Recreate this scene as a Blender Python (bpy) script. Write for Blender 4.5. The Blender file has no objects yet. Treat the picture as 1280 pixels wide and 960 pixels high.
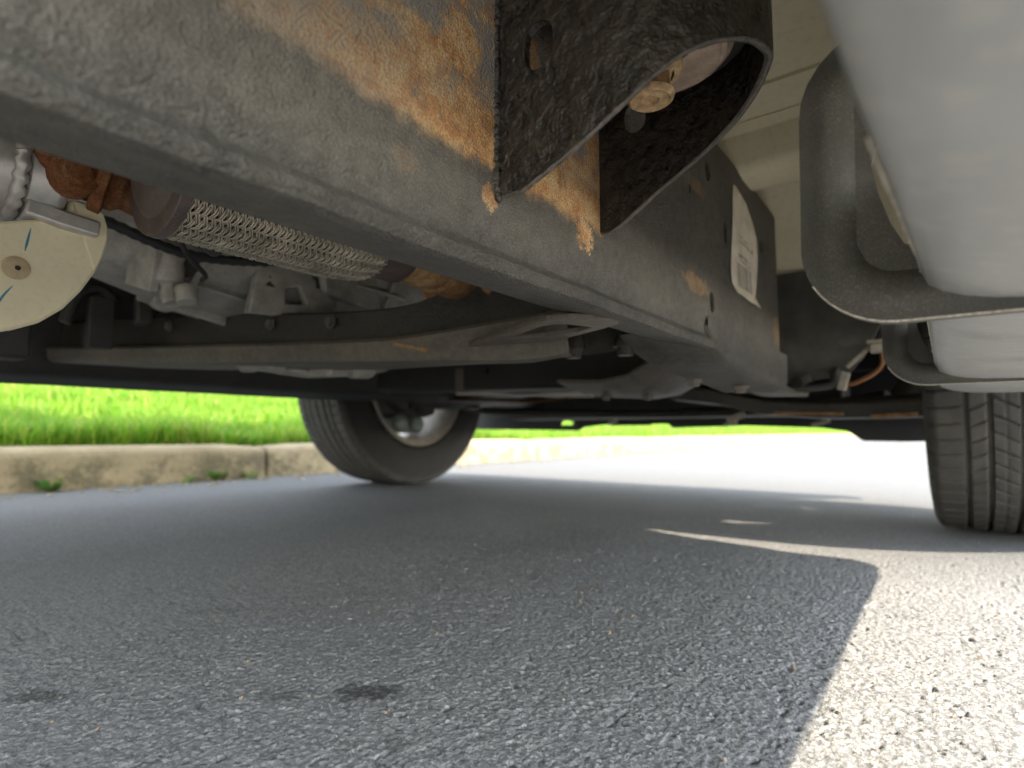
import bpy, bmesh, math, random
import numpy as np
from mathutils import Vector, Matrix, Euler
random.seed(7); RNG = np.random.default_rng(11)
SC = bpy.context.scene
COL = SC.collection
R = math.radians
PI = math.pi

# ------------------------------------------------------------------ camera, sky, sun, exposure
# world axes: X to the truck's kerb-away (street) side, Y towards the truck's nose, Z up, metres
cam_d = bpy.data.cameras.new('camera')
cam = bpy.data.objects.new('camera', cam_d); COL.objects.link(cam)
cam.location = (0, 0, 0.185)
cam.rotation_euler = Euler((R(90 + 4.764), 0, R(37.03)), 'XYZ')
cam_d.sensor_width = 36; cam_d.lens = 20.25
cam_d.clip_start = 0.01; cam_d.clip_end = 500
cam_d.dof.use_dof = True; cam_d.dof.focus_distance = 0.37; cam_d.dof.aperture_fstop = 6.0
SC.camera = cam

SUN_DIR = Vector((1.2, 0.10, 1.0)).normalized()          # towards the sun
SUN_EL = math.asin(SUN_DIR.z); SUN_AZ = math.atan2(SUN_DIR.x, SUN_DIR.y)
world = bpy.data.worlds.new('World'); SC.world = world; world.use_nodes = True
wn = world.node_tree.nodes; wl = world.node_tree.links
sky = wn.new('ShaderNodeTexSky'); sky.sky_type = 'NISHITA'; sky.sun_disc = False
sky.sun_elevation = SUN_EL; sky.sun_rotation = SUN_AZ
sky.air_density = 1.6; sky.dust_density = 0.05; sky.ozone_density = 0.6
hz_ = wn.new('ShaderNodeHueSaturation'); hz_.inputs['Saturation'].default_value = 0.35      # thin high haze whitens the blue
wl.new(sky.outputs['Color'], hz_.inputs['Color']); wl.new(hz_.outputs['Color'], wn['Background'].inputs['Color'])
wn['Background'].inputs['Strength'].default_value = 0.15
sun_d = bpy.data.lights.new('sun', 'SUN'); sun = bpy.data.objects.new('sun', sun_d); COL.objects.link(sun)
sun_d.energy = 2.0; sun_d.angle = R(0.6); sun_d.color = (1.0, 0.87, 0.68)
sun.rotation_euler = (-SUN_DIR).to_track_quat('-Z', 'Y').to_euler()

SC.view_settings.view_transform = 'Standard'; SC.view_settings.look = 'None'
SC.view_settings.gamma = 1.0; SC.view_settings.use_curve_mapping = False
SC.view_settings.exposure = 2.78
SC.render.engine = 'CYCLES'
SC.cycles.max_bounces = 9; SC.cycles.diffuse_bounces = 7; SC.cycles.glossy_bounces = 4
SC.cycles.transmission_bounces = 6
SC.cycles.use_denoising = True
SC.cycles.use_adaptive_sampling = True; SC.cycles.adaptive_threshold = 0.012; SC.cycles.adaptive_min_samples = 24
SC.cycles.sample_clamp_indirect = 8.0

# ------------------------------------------------------------------ materials
def nodes_of(name):
    m = bpy.data.materials.new(name); m.use_nodes = True
    nt = m.node_tree
    return m, nt, nt.nodes, nt.links, nt.nodes['Principled BSDF']

class NT:
    """small node helper; coordinates are Object coordinates (metres)"""
    def __init__(s, name, rough=0.7, spec=0.5, metal=0.0):
        s.m, s.nt, s.n, s.l, s.b = nodes_of(name)
        s.b.inputs['Roughness'].default_value = rough
        s.b.inputs['Specular IOR Level'].default_value = spec
        s.b.inputs['Metallic'].default_value = metal
        s.tc = s.n.new('ShaderNodeTexCoord').outputs['Object']
    def val(s, x):
        return x
    def set(s, sock, x):
        if isinstance(x, (int, float)): sock.default_value = x
        elif isinstance(x, (tuple, list)):
            sock.default_value = (*x, 1.0) if len(x) == 3 and len(sock.default_value) == 4 else x
        else: s.l.new(x, sock)
    def noise(s, scale, detail=3, rough=0.55, vec=None, dist=0.0):
        t = s.n.new('ShaderNodeTexNoise'); s.set(t.inputs['Vector'], vec or s.tc)
        t.inputs['Scale'].default_value = scale; t.inputs['Detail'].default_value = detail
        t.inputs['Roughness'].default_value = rough; t.inputs['Distortion'].default_value = dist
        return t.outputs['Fac']
    def voro(s, scale, out='Distance', feature='F1', vec=None):
        t = s.n.new('ShaderNodeTexVoronoi'); s.set(t.inputs['Vector'], vec or s.tc); t.feature = feature
        t.inputs['Scale'].default_value = scale
        return t.outputs[out]
    def ramp(s, fac, stops, interp='LINEAR'):
        t = s.n.new('ShaderNodeValToRGB'); s.set(t.inputs['Fac'], fac); t.color_ramp.interpolation = interp
        e = t.color_ramp.elements
        while len(e) < len(stops): e.new(0.5)
        for k, (p, c) in enumerate(stops):
            e[k].position = p
            e[k].color = (c, c, c, 1) if isinstance(c, (int, float)) else (*c, 1)
        return t.outputs['Color']
    def mix(s, fac, a, b, mode='MIX'):
        t = s.n.new('ShaderNodeMix'); t.data_type = 'RGBA'; t.blend_type = mode
        s.set(t.inputs[0], fac); s.set(t.inputs[6], a); s.set(t.inputs[7], b)
        return t.outputs[2]
    def math(s, op, a, b=0.0, c=0.0, clamp=False):
        t = s.n.new('ShaderNodeMath'); t.operation = op; t.use_clamp = clamp
        s.set(t.inputs[0], a); s.set(t.inputs[1], b); s.set(t.inputs[2], c)
        return t.outputs[0]
    def sep(s, vec=None):
        t = s.n.new('ShaderNodeSeparateXYZ'); s.set(t.inputs[0], vec or s.tc)
        return t.outputs
    def map(s, loc=(0,0,0), rot=(0,0,0), scale=(1,1,1), vec=None):
        t = s.n.new('ShaderNodeMapping'); s.set(t.inputs['Vector'], vec or s.tc)
        t.inputs['Location'].default_value = loc; t.inputs['Rotation'].default_value = rot; t.inputs['Scale'].default_value = scale
        return t.outputs[0]
    def color(s, c): s.set(s.b.inputs['Base Color'], c)
    def rough(s, c): s.set(s.b.inputs['Roughness'], c)
    def bump(s, h, strength, dist, prev=None):
        t = s.n.new('ShaderNodeBump'); s.set(t.inputs['Height'], h)
        t.inputs['Strength'].default_value = strength; t.inputs['Distance'].default_value = dist
        if prev is not None: s.l.new(prev, t.inputs['Normal'])
        s.l.new(t.outputs['Normal'], s.b.inputs['Normal'])
        return t.outputs['Normal']
    def sstep(s, x, lo, hi):
        t = s.n.new('ShaderNodeMapRange'); t.interpolation_type = 'SMOOTHSTEP'
        s.set(t.inputs['Value'], x); t.inputs['From Min'].default_value = lo; t.inputs['From Max'].default_value = hi
        return t.outputs[0]

def rust_col(t, k=1.0):
    n1 = t.noise(55, 5, 0.65); n2 = t.noise(260, 4, 0.7); n3 = t.noise(900, 2, 0.6)
    c = t.ramp(n1, [(0.30, (0.16*k, 0.14*k, 0.115*k)), (0.40, (0.30*k, 0.135*k, 0.050*k)), (0.50, (0.42*k, 0.22*k, 0.085*k)), (0.58, (0.50*k, 0.36*k, 0.20*k)), (0.66, (0.38*k, 0.18*k, 0.065*k))])
    c = t.mix(t.ramp(n2, [(0.46, 0.0), (0.64, 0.7)]), c, (0.50*k, 0.35*k, 0.18*k))
    c = t.mix(t.ramp(n3, [(0.48, 0.0), (0.62, 0.8)]), c, (0.20*k, 0.11*k, 0.055*k))
    return c, n2, n3

def mat_coating(name, base, dark, rough=0.62, patches=(), rail_rust=False, bumpk=1.0, dust=0.35, dustcol=(0.30, 0.27, 0.22)):
    t = NT(name, rough, 0.45)
    big = t.noise(9, 4, 0.6); mid = t.noise(120, 3, 0.6); fine = t.noise(1000, 2, 0.6); pits = t.voro(640)
    c = t.mix(t.ramp(mid, [(0.35, 0.0), (0.65, 1.0)]), base, dark)
    c = t.mix(t.math('MULTIPLY', t.ramp(big, [(0.42, 0.0), (0.66, 1.0)]), dust), c, dustcol)
    c = t.mix(t.math('MULTIPLY', t.ramp(fine, [(0.5, 0.0), (0.7, 1.0)]), 0.35), c, dustcol)
    mask = None
    if rail_rust or patches:
        rc, rn2, rn3 = rust_col(t, 1.15)
        X, Y, Z = t.sep()
        wob = t.math('MULTIPLY', t.math('SUBTRACT', t.noise(70, 4, 0.65), 0.5), 0.022)
        pn = t.math('MULTIPLY', t.math('SUBTRACT', t.noise(150, 5, 0.75), 0.5), 6.5)
        Zw = t.math('ADD', Z, wob); Yw = t.math('ADD', Y, wob)
    if rail_rust:
        # bare strip above the sprayed coat, both sides of the cab mount
        lo = t.math('ADD', Yw, 0.0)
        soft = t.math('MULTIPLY', t.math('SUBTRACT', 1.0, t.sstep(Y, 0.10, 0.20)), 0.005)
        up = t.sstep(t.math('SUBTRACT', Zw, soft), 0.3215, 0.3315)
        y0 = t.math('ADD', t.math('MULTIPLY', t.sstep(Yw, 0.055, 0.16), 0.75), t.math('MULTIPLY', t.sstep(Yw, 0.15, 0.19), 0.25)); y1 = t.math('SUBTRACT', 1.0, t.sstep(Y, 0.3575, 0.362))
        mask = t.math('MULTIPLY', t.math('MULTIPLY', up, y0), y1)
        # grey primer still clinging to the bare strip
        prim = t.math('MULTIPLY', t.ramp(t.noise(36, 5, 0.7), [(0.47, 0.0), (0.54, 0.9)]), t.sstep(Z, 0.340, 0.380))
        pale = t.math('MULTIPLY', t.math('SUBTRACT', 1.0, t.sstep(Yw, 0.13, 0.20)), t.ramp(t.noise(140, 4, 0.7), [(0.38, 0.15), (0.62, 0.9)]))
        rc = t.mix(pale, rc, (0.36, 0.30, 0.225))
        rc = t.mix(prim, rc, (0.19, 0.185, 0.175))
    for (py, pz, ry, rz, k) in patches:
        d = t.math('ADD', t.math('POWER', t.math('DIVIDE', t.math('SUBTRACT', Y, py), ry), 2.0),
                   t.math('POWER', t.math('DIVIDE', t.math('SUBTRACT', Z, pz), rz), 2.0))
        d = t.math('ADD', d, pn)
        pm = t.math('MULTIPLY', t.math('SUBTRACT', 1.0, t.sstep(d, 0.75, 1.15)), k)
        mask = pm if mask is None else t.math('MAXIMUM', mask, pm)
    if mask is not None:
        c = t.mix(mask, c, rc)
        t.rough(t.math('ADD', rough, t.math('MULTIPLY', mask, 0.22)))
    t.color(c)
    nb = t.bump(pits, 0.8 * bumpk, 0.0014)
    nb = t.bump(mid, 0.22 * bumpk, 0.0030, nb)
    t.bump(fine, 0.7 * bumpk, 0.0008, nb)
    return t.m

def mat_black_coat():
    t = NT('thick_black_undercoating', 0.5, 0.5)
    a = t.noise(120, 2, 0.45); b = t.noise(430, 2, 0.5); g = t.noise(40, 3, 0.6)
    c = t.mix(t.ramp(a, [(0.4, 0.0), (0.7, 1.0)]), (0.012, 0.0102, 0.0085), (0.034, 0.028, 0.022))
    c = t.mix(t.math('MULTIPLY', t.ramp(t.noise(1500, 1), [(0.66, 0.0), (0.74, 1.0)]), 0.5), c, (0.25, 0.22, 0.19))
    c = t.mix(t.math('MULTIPLY', t.ramp(g, [(0.55, 0.0), (0.72, 1.0)]), 0.5), c, (0.075, 0.06, 0.048))
    t.color(c)
    t.rough(t.ramp(b, [(0.3, 0.50), (0.7, 0.34)]))
    nb = t.bump(a, 0.6, 0.0055)
    t.bump(b, 0.6, 0.0018, nb)
    return t.m

def mat_rust(name, tint=(1, 1, 1), k=0.8, bump=0.6):
    t = NT(name, 0.82, 0.3)
    c, n2, n3 = rust_col(t, k)
    t.color(t.mix(1.0, c, tint, 'MULTIPLY'))
    nb = t.bump(n2, bump, 0.0012); t.bump(n3, 0.4, 0.0005, nb)
    return t.m

def mat_plain(name, col, rough=0.6, metal=0.0, var=0.25, nscale=60, bump=0.15, bdist=0.001, spec=0.5, speck=0.0, speckcol=(0.35, 0.32, 0.28)):
    t = NT(name, rough, spec, metal)
    n = t.noise(nscale, 4, 0.6); f = t.noise(nscale * 9, 2, 0.6)
    dk = tuple(x * (1 - var) for x in col); lt = tuple(min(1, x * (1 + var)) for x in col)
    c = t.ramp(n, [(0.3, dk), (0.7, lt)])
    if speck > 0:
        c = t.mix(t.math('MULTIPLY', t.ramp(f, [(0.52, 0.0), (0.70, 1.0)]), speck), c, speckcol)
    t.color(c)
    t.rough(t.ramp(n, [(0.3, max(0.05, rough - 0.08)), (0.7, min(1, rough + 0.08))]))
    nb = t.bump(n, bump, bdist * 3); t.bump(f, bump, bdist, nb)
    return t.m

def mat_dusty(name, col, rough, metal, var, nscale, bump, bdist, speck=0.0, speckcol=None):
    t = NT(name, rough, 0.45)
    n = t.noise(nscale, 4, 0.6); f = t.noise(1100, 2, 0.7); m = t.noise(260, 3, 0.6)
    c = t.ramp(n, [(0.3, tuple(x * (1 - var) for x in col)), (0.7, tuple(x * (1 + var) for x in col))])
    c = t.mix(t.math('MULTIPLY', t.ramp(f, [(0.52, 0.0), (0.66, 1.0)]), t.ramp(n, [(0.35, 0.1), (0.65, 0.6)])), c, (0.22, 0.20, 0.16))
    t.color(c)
    nb = t.bump(m, 0.25, 0.0012); t.bump(f, 0.4, 0.0004, nb)
    return t.m

M = {}
M['rail'] = mat_coating('rail_undercoating', (0.086, 0.080, 0.071), (0.050, 0.046, 0.041), rail_rust=True, dust=0.14,
    patches=[(0.333, 0.318, 0.010, 0.012, 1.0), (0.172, 0.3085, 0.007, 0.0075, 0.14), (0.555, 0.330, 0.035, 0.009, 0.4),
             (0.560, 0.432, 0.030, 0.008, 0.35), (0.232, 0.310, 0.006, 0.007, 0.7), (0.885, 0.33, 0.02, 0.02, 0.35), (0.03, 0.322, 0.012, 0.006, 0.25)])
M['bracket'] = mat_black_coat()
M['chassis'] = mat_coating('chassis_black', (0.026, 0.024, 0.022), (0.016, 0.015, 0.014), 0.55, dust=0.2, bumpk=0.6, dustcol=(0.07, 0.06, 0.048))
M['cross'] = mat_coating('crossmember_brown', (0.042, 0.037, 0.031), (0.026, 0.023, 0.020), 0.5, dust=0.2, bumpk=0.45, dustcol=(0.10, 0.085, 0.065))
M['lip'] = mat_coating('crossmember_lip', (0.125, 0.112, 0.094), (0.078, 0.071, 0.061), 0.5, dust=0.35, bumpk=0.5, dustcol=(0.24, 0.19, 0.13))
M['rust'] = mat_rust('rusted_steel')
M['rust_dark'] = mat_rust('dark_rusted_steel', (0.55, 0.42, 0.38), 0.6)
M['rust_yoke'] = mat_rust('orange_rusted_casting', (0.62, 0.42, 0.34), 0.75)
M['bolt'] = mat_plain('zinc_bolt_yellowed', (0.50, 0.35, 0.19), 0.5, 0.3, 0.45, 160, 0.5, 0.0008, speck=0.7, speckcol=(0.30, 0.12, 0.05))
M['edge_grey'] = mat_plain('lit_edge_and_disc_grey', (0.12, 0.104, 0.09), 0.6, 0.1, 0.45, 260, 0.5, 0.0012, speck=0.5, speckcol=(0.05, 0.045, 0.04))  # grey of the painted edge light, also used on the brake discs
M['washer'] = mat_plain('dull_zinc_washer', (0.38, 0.30, 0.235), 0.6, 0.2, 0.3, 70, 0.3, 0.0006, speck=0.6, speckcol=(0.33, 0.16, 0.10))
M['cream'] = mat_plain('cream_body_paint', (0.64, 0.585, 0.43), 0.5, 0, 0.07, 14, 0.08, 0.001, speck=0.25, speckcol=(0.40, 0.36, 0.26))
M['shield'] = mat_plain('cream_plastic_shield', (0.70, 0.63, 0.43), 0.55, 0, 0.06, 26, 0.08, 0.0008, speck=0.25, speckcol=(0.52, 0.45, 0.30))
M['clip'] = mat_plain('aged_tan_clip', (0.42, 0.33, 0.20), 0.6, 0, 0.15, 200, 0.1)
M['pen'] = mat_plain('blue_pen', (0.05, 0.22, 0.30), 0.6, 0, 0.1, 300, 0.0)
M['alu'] = mat_plain('bare_aluminium', (0.50, 0.48, 0.45), 0.42, 0.55, 0.12, 140, 0.2, 0.0004)
M['alu_cast'] = mat_plain('cast_aluminium_housing', (0.36, 0.34, 0.30), 0.58, 0.15, 0.25, 45, 0.35, 0.0012, speck=0.35, speckcol=(0.16, 0.14, 0.12))
M['braid'] = mat_plain('steel_braid', (0.46, 0.41, 0.325), 0.42, 0.6, 0.4, 35, 0.1, 0.0004)
M['pipe'] = mat_plain('heat_tinted_exhaust', (0.11, 0.088, 0.080), 0.5, 0.4, 0.3, 60, 0.15, 0.0006, speck=0.3, speckcol=(0.30, 0.17, 0.10))
M['blackplastic'] = mat_plain('black_plastic', (0.018, 0.018, 0.020), 0.55, 0, 0.2, 60, 0.1, 0.0006)
M['rubber'] = mat_plain('black_rubber', (0.030, 0.028, 0.026), 0.75, 0, 0.2, 90, 0.15, 0.0006)
M['board'] = mat_plain('pale_grey_running_board', (0.31, 0.31, 0.305), 0.45, 0, 0.12, 13, 0.16, 0.0012, speck=0.18, speckcol=(0.62, 0.58, 0.50))
M['board_edge'] = mat_plain('chipped_edge', (0.66, 0.61, 0.52), 0.7, 0, 0.45, 700, 0.5, 0.001)  # pale chips; also stands in for sunlight on the strap
M['step'] = mat_dusty('dusty_dark_stamping', (0.066, 0.063, 0.055), 0.6, 0, 0.28, 22, 0.2, 0.0006, speck=0.0, speckcol=(0.26, 0.24, 0.19))
M['rim'] = mat_plain('dirty_wheel_rim', (0.38, 0.34, 0.29), 0.5, 0.3, 0.25, 60, 0.15, 0.0006)
M['hub'] = mat_plain('greyish_green_casting', (0.24, 0.29, 0.25), 0.6, 0.2, 0.3, 60, 0.2, 0.001)
M['wire'] = mat_plain('orange_cable', (0.24, 0.10, 0.035), 0.55, 0, 0.15, 200, 0.05)
M['paleclip'] = mat_plain('pale_bracket', (0.30, 0.27, 0.22), 0.6, 0, 0.25, 100, 0.2)

def mat_tyre():
    t = NT('tyre_rubber', 0.82, 0.35)
    n = t.noise(26, 4, 0.6); f = t.noise(900, 2, 0.6)
    c = t.ramp(n, [(0.3, (0.040, 0.038, 0.035)), (0.7, (0.068, 0.063, 0.056))])
    c = t.mix(t.math('MULTIPLY', t.ramp(f, [(0.5, 0.0), (0.7, 1.0)]), 0.35), c, (0.12, 0.112, 0.096))
    X, Y, Z = t.sep(); rad = t.math('SQRT', t.math('ADD', t.math('MULTIPLY', Y, Y), t.math('MULTIPLY', Z, Z)))
    c = t.mix(t.sstep(rad, 0.325, 0.348), t.mix(0.75, c, (0.018, 0.016, 0.014)), c)          # shade on the wall put into its colour, road dust on the tread
    t.color(c); t.bump(f, 0.25, 0.0006)
    return t.m
M['tyre'] = mat_tyre()

def mat_label():
    t = NT('paper_label', 0.7, 0.3)
    X, Y, Z = t.sep()
    c = t.ramp(t.noise(60, 3), [(0.3, (0.56, 0.50, 0.40)), (0.7, (0.76, 0.70, 0.58))])
    # printed rows of characters and a bar code running along the label
    def band(v, lo, hi): return t.math('MULTIPLY', t.math('GREATER_THAN', v, lo), t.math('LESS_THAN', v, hi))
    bars = t.math('GREATER_THAN', t.noise(420, 0, vec=t.map(scale=(0, 1, 0))), 0.48)
    m = t.math('MULTIPLY', bars, t.math('MULTIPLY', band(Z, 0.357, 0.386), band(Y, 0.693, 0.757)))
    chars = t.math('GREATER_THAN', t.noise(230, 2, vec=t.map(scale=(0, 1, 0.6))), 0.50)
    for z0, z1, y0, y1 in ((0.389, 0.392, 0.70, 0.75), (0.394, 0.398, 0.70, 0.75), (0.4115, 0.416, 0.70, 0.765), (0.4185, 0.4215, 0.70, 0.745)):
        m = t.math('MAXIMUM', m, t.math('MULTIPLY', chars, t.math('MULTIPLY', band(Z, z0, z1), band(Y, y0, y1))))
    t.color(t.mix(t.math('MULTIPLY', m, 0.75), c, (0.10, 0.09, 0.08)))
    t.bump(t.noise(50, 3), 0.2, 0.003)
    return t.m
M['label'] = mat_label()

def mat_asphalt():
    t = NT('weathered_asphalt', 0.9, 0.15)
    stone = t.voro(420, 'Color'); sx = t.sep(stone)[0]
    n = t.noise(5, 4, 0.6); n2 = t.noise(700, 3, 0.65); n3 = t.noise(90, 3, 0.6)
    c = t.ramp(sx, [(0.0, (0.165, 0.168, 0.176)), (0.45, (0.248, 0.251, 0.259)), (0.8, (0.315, 0.316, 0.318)), (1.0, (0.41, 0.408, 0.402))])
    c = t.mix(t.math('MULTIPLY', t.ramp(n2, [(0.45, 0.0), (0.68, 1.0)]), 0.40), c, (0.13, 0.131, 0.134))
    c = t.mix(t.math('MULTIPLY', t.ramp(n3, [(0.56, 0.0), (0.70, 1.0)]), 0.35), c, (0.38, 0.38, 0.38))
    c = t.mix(t.math('MULTIPLY', t.ramp(n, [(0.35, 0.0), (0.65, 1.0)]), 0.22), c, (0.22, 0.222, 0.224))
    X, Y, Z = t.sep()
    # oil drips on the road
    wob = t.math('MULTIPLY', t.math('SUBTRACT', t.noise(110, 4, 0.7), 0.5), 0.035)
    m = None
    for (px, py, rx, ry, a, k) in ((-0.338, 0.279, 0.026, 0.012, 0.6, 0.9), (-0.385, 0.239, 0.018, 0.008, 0.6, 0.55), (-0.520, 0.135, 0.024, 0.009, 0.6, 0.7),
                                   (-0.42, 0.33, 0.008, 0.006, 0.6, 0.4), (-0.27, 0.245, 0.007, 0.009, 0.6, 0.45), (-0.18, 0.42, 0.010, 0.006, 0.6, 0.35), (-0.62, 0.30, 0.03, 0.01, 0.6, 0.3)):
        ca, sa = math.cos(a), math.sin(a)
        dx = t.math('ADD', t.math('SUBTRACT', X, px), wob); dy = t.math('SUBTRACT', t.math('SUBTRACT', Y, py), wob)
        uu = t.math('ADD', t.math('MULTIPLY', dx, ca / rx), t.math('MULTIPLY', dy, sa / rx))
        vv = t.math('ADD', t.math('MULTIPLY', dx, -sa / ry), t.math('MULTIPLY', dy, ca / ry))
        d = t.math('ADD', t.math('POWER', uu, 2.0), t.math('POWER', vv, 2.0))
        mm = t.math('MULTIPLY', t.math('SUBTRACT', 1.0, t.sstep(d, 0.2, 1.6)), k)
        m = mm if m is None else t.math('MAXIMUM', m, mm)
    c = t.mix(t.math('MULTIPLY', m, 0.78), c, (0.030, 0.029, 0.028))
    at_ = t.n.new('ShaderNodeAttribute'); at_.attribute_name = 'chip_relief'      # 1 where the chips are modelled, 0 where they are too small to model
    k_ = t.math('ADD', 0.57, t.math('MULTIPLY', at_.outputs['Fac'], 0.46))  # flat asphalt coloured darker, in place of the shade between missing chips
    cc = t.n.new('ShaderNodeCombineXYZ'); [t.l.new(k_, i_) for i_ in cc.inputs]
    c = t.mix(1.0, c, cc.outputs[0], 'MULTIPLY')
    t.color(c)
    nb = t.bump(t.voro(520), 0.35, 0.0009)
    nb = t.bump(n3, 0.15, 0.003, nb)
    t.bump(n2, 0.75, 0.0009, nb)
    return t.m
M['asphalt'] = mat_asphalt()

def mat_kerb():
    t = NT('old_concrete_kerb', 0.9, 0.3)
    n = t.noise(7, 5, 0.65); f = t.noise(60, 4, 0.65); g = t.noise(320, 2, 0.6)
    c = t.ramp(n, [(0.30, (0.29, 0.235, 0.15)), (0.55, (0.37, 0.305, 0.20)), (0.75, (0.43, 0.36, 0.245))])
    X, Y, Z = t.sep()
    moss = t.math('MULTIPLY', t.ramp(t.noise(9, 6, 0.7), [(0.44, 0.0), (0.58, 1.0)]), t.math('SUBTRACT', 1.0, t.sstep(Z, 0.07, 0.132)))
    c = t.mix(t.math('MULTIPLY', moss, 0.8), c, (0.11, 0.098, 0.066))
    c = t.mix(t.math('MULTIPLY', t.ramp(f, [(0.55, 0.0), (0.70, 1.0)]), 0.4), c, (0.45, 0.33, 0.19))
    t.color(t.mix(t.math('MULTIPLY', t.ramp(g, [(0.5, 0.0), (0.7, 1.0)]), 0.35), c, (0.17, 0.15, 0.12)))
    nb = t.bump(f, 0.6, 0.008); t.bump(g, 0.4, 0.002, nb)
    return t.m
M['kerb'] = mat_kerb()

def mat_leaf(name, cols, trans=0.45):
    m, nt, n, l, b = nodes_of(name)
    geo = n.new('ShaderNodeNewGeometry'); rp = n.new('ShaderNodeValToRGB'); l.new(geo.outputs['Random Per Island'], rp.inputs[0])
    e = rp.color_ramp.elements
    while len(e) < len(cols): e.new(0.5)
    for k, (p, c) in enumerate(cols): e[k].position = p; e[k].color = (*c, 1)
    l.new(rp.outputs[0], b.inputs['Base Color']); b.inputs['Roughness'].default_value = 0.5
    b.inputs['Specular IOR Level'].default_value = 0.3
    tr = n.new('ShaderNodeBsdfTranslucent'); l.new(rp.outputs[0], tr.inputs['Color'])
    mx = n.new('ShaderNodeMixShader'); mx.inputs[0].default_value = trans
    l.new(b.outputs[0], mx.inputs[1]); l.new(tr.outputs[0], mx.inputs[2])
    l.new(mx.outputs[0], n['Material Output'].inputs['Surface'])
    return m
M['grass'] = mat_leaf('grass_blades', [(0.0, (0.10, 0.26, 0.018)), (0.45, (0.18, 0.37, 0.026)), (0.8, (0.29, 0.45, 0.045)), (0.93, (0.40, 0.44, 0.09)), (1.0, (0.45, 0.38, 0.14))])
M['weed'] = mat_leaf('weed_leaves', [(0.0, (0.06, 0.16, 0.03)), (0.6, (0.12, 0.22, 0.05)), (1.0, (0.24, 0.25, 0.09))])
M['soil'] = mat_plain('lawn_soil', (0.075, 0.115, 0.03), 0.95, 0, 0.4, 12, 0.5, 0.01)
M['grit'] = mat_leaf('grit', [(0.0, (0.14, 0.13, 0.12)), (0.7, (0.28, 0.25, 0.20)), (0.9, (0.38, 0.24, 0.10)), (1.0, (0.42, 0.33, 0.14))], 0.05)
M['drywood'] = mat_leaf('dry_scraps', [(0.0, (0.36, 0.27, 0.13)), (1.0, (0.48, 0.42, 0.22))], 0.2)

# ------------------------------------------------------------------ mesh helpers
def link(o, parent=None):
    COL.objects.link(o)
    if parent is not None:
        o.parent = parent; o.matrix_parent_inverse = parent_inv.get(parent.name, Matrix())
    return o
parent_inv = {}
def obj(name, verts, faces, mat, parent=None, smooth=40, bevel=0.0, seg=2, label=None):
    me = bpy.data.meshes.new(name); me.from_pydata([tuple(v) for v in verts], [], faces)
    bm = bmesh.new(); bm.from_mesh(me)
    bmesh.ops.remove_doubles(bm, verts=bm.verts, dist=1e-6)
    bmesh.ops.recalc_face_normals(bm, faces=bm.faces); bm.to_mesh(me); bm.free()
    me.materials.append(M[mat] if isinstance(mat, str) else mat)
    if smooth: me.shade_smooth(); me.set_sharp_from_angle(angle=R(smooth))
    o = link(bpy.data.objects.new(name, me), parent)
    if bevel:
        md = o.modifiers.new('bevel', 'BEVEL'); md.width = bevel; md.segments = seg; md.limit_method = 'ANGLE'; md.angle_limit = R(35)
        md.harden_normals = False
    if label: o['label'] = label
    return o
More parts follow.
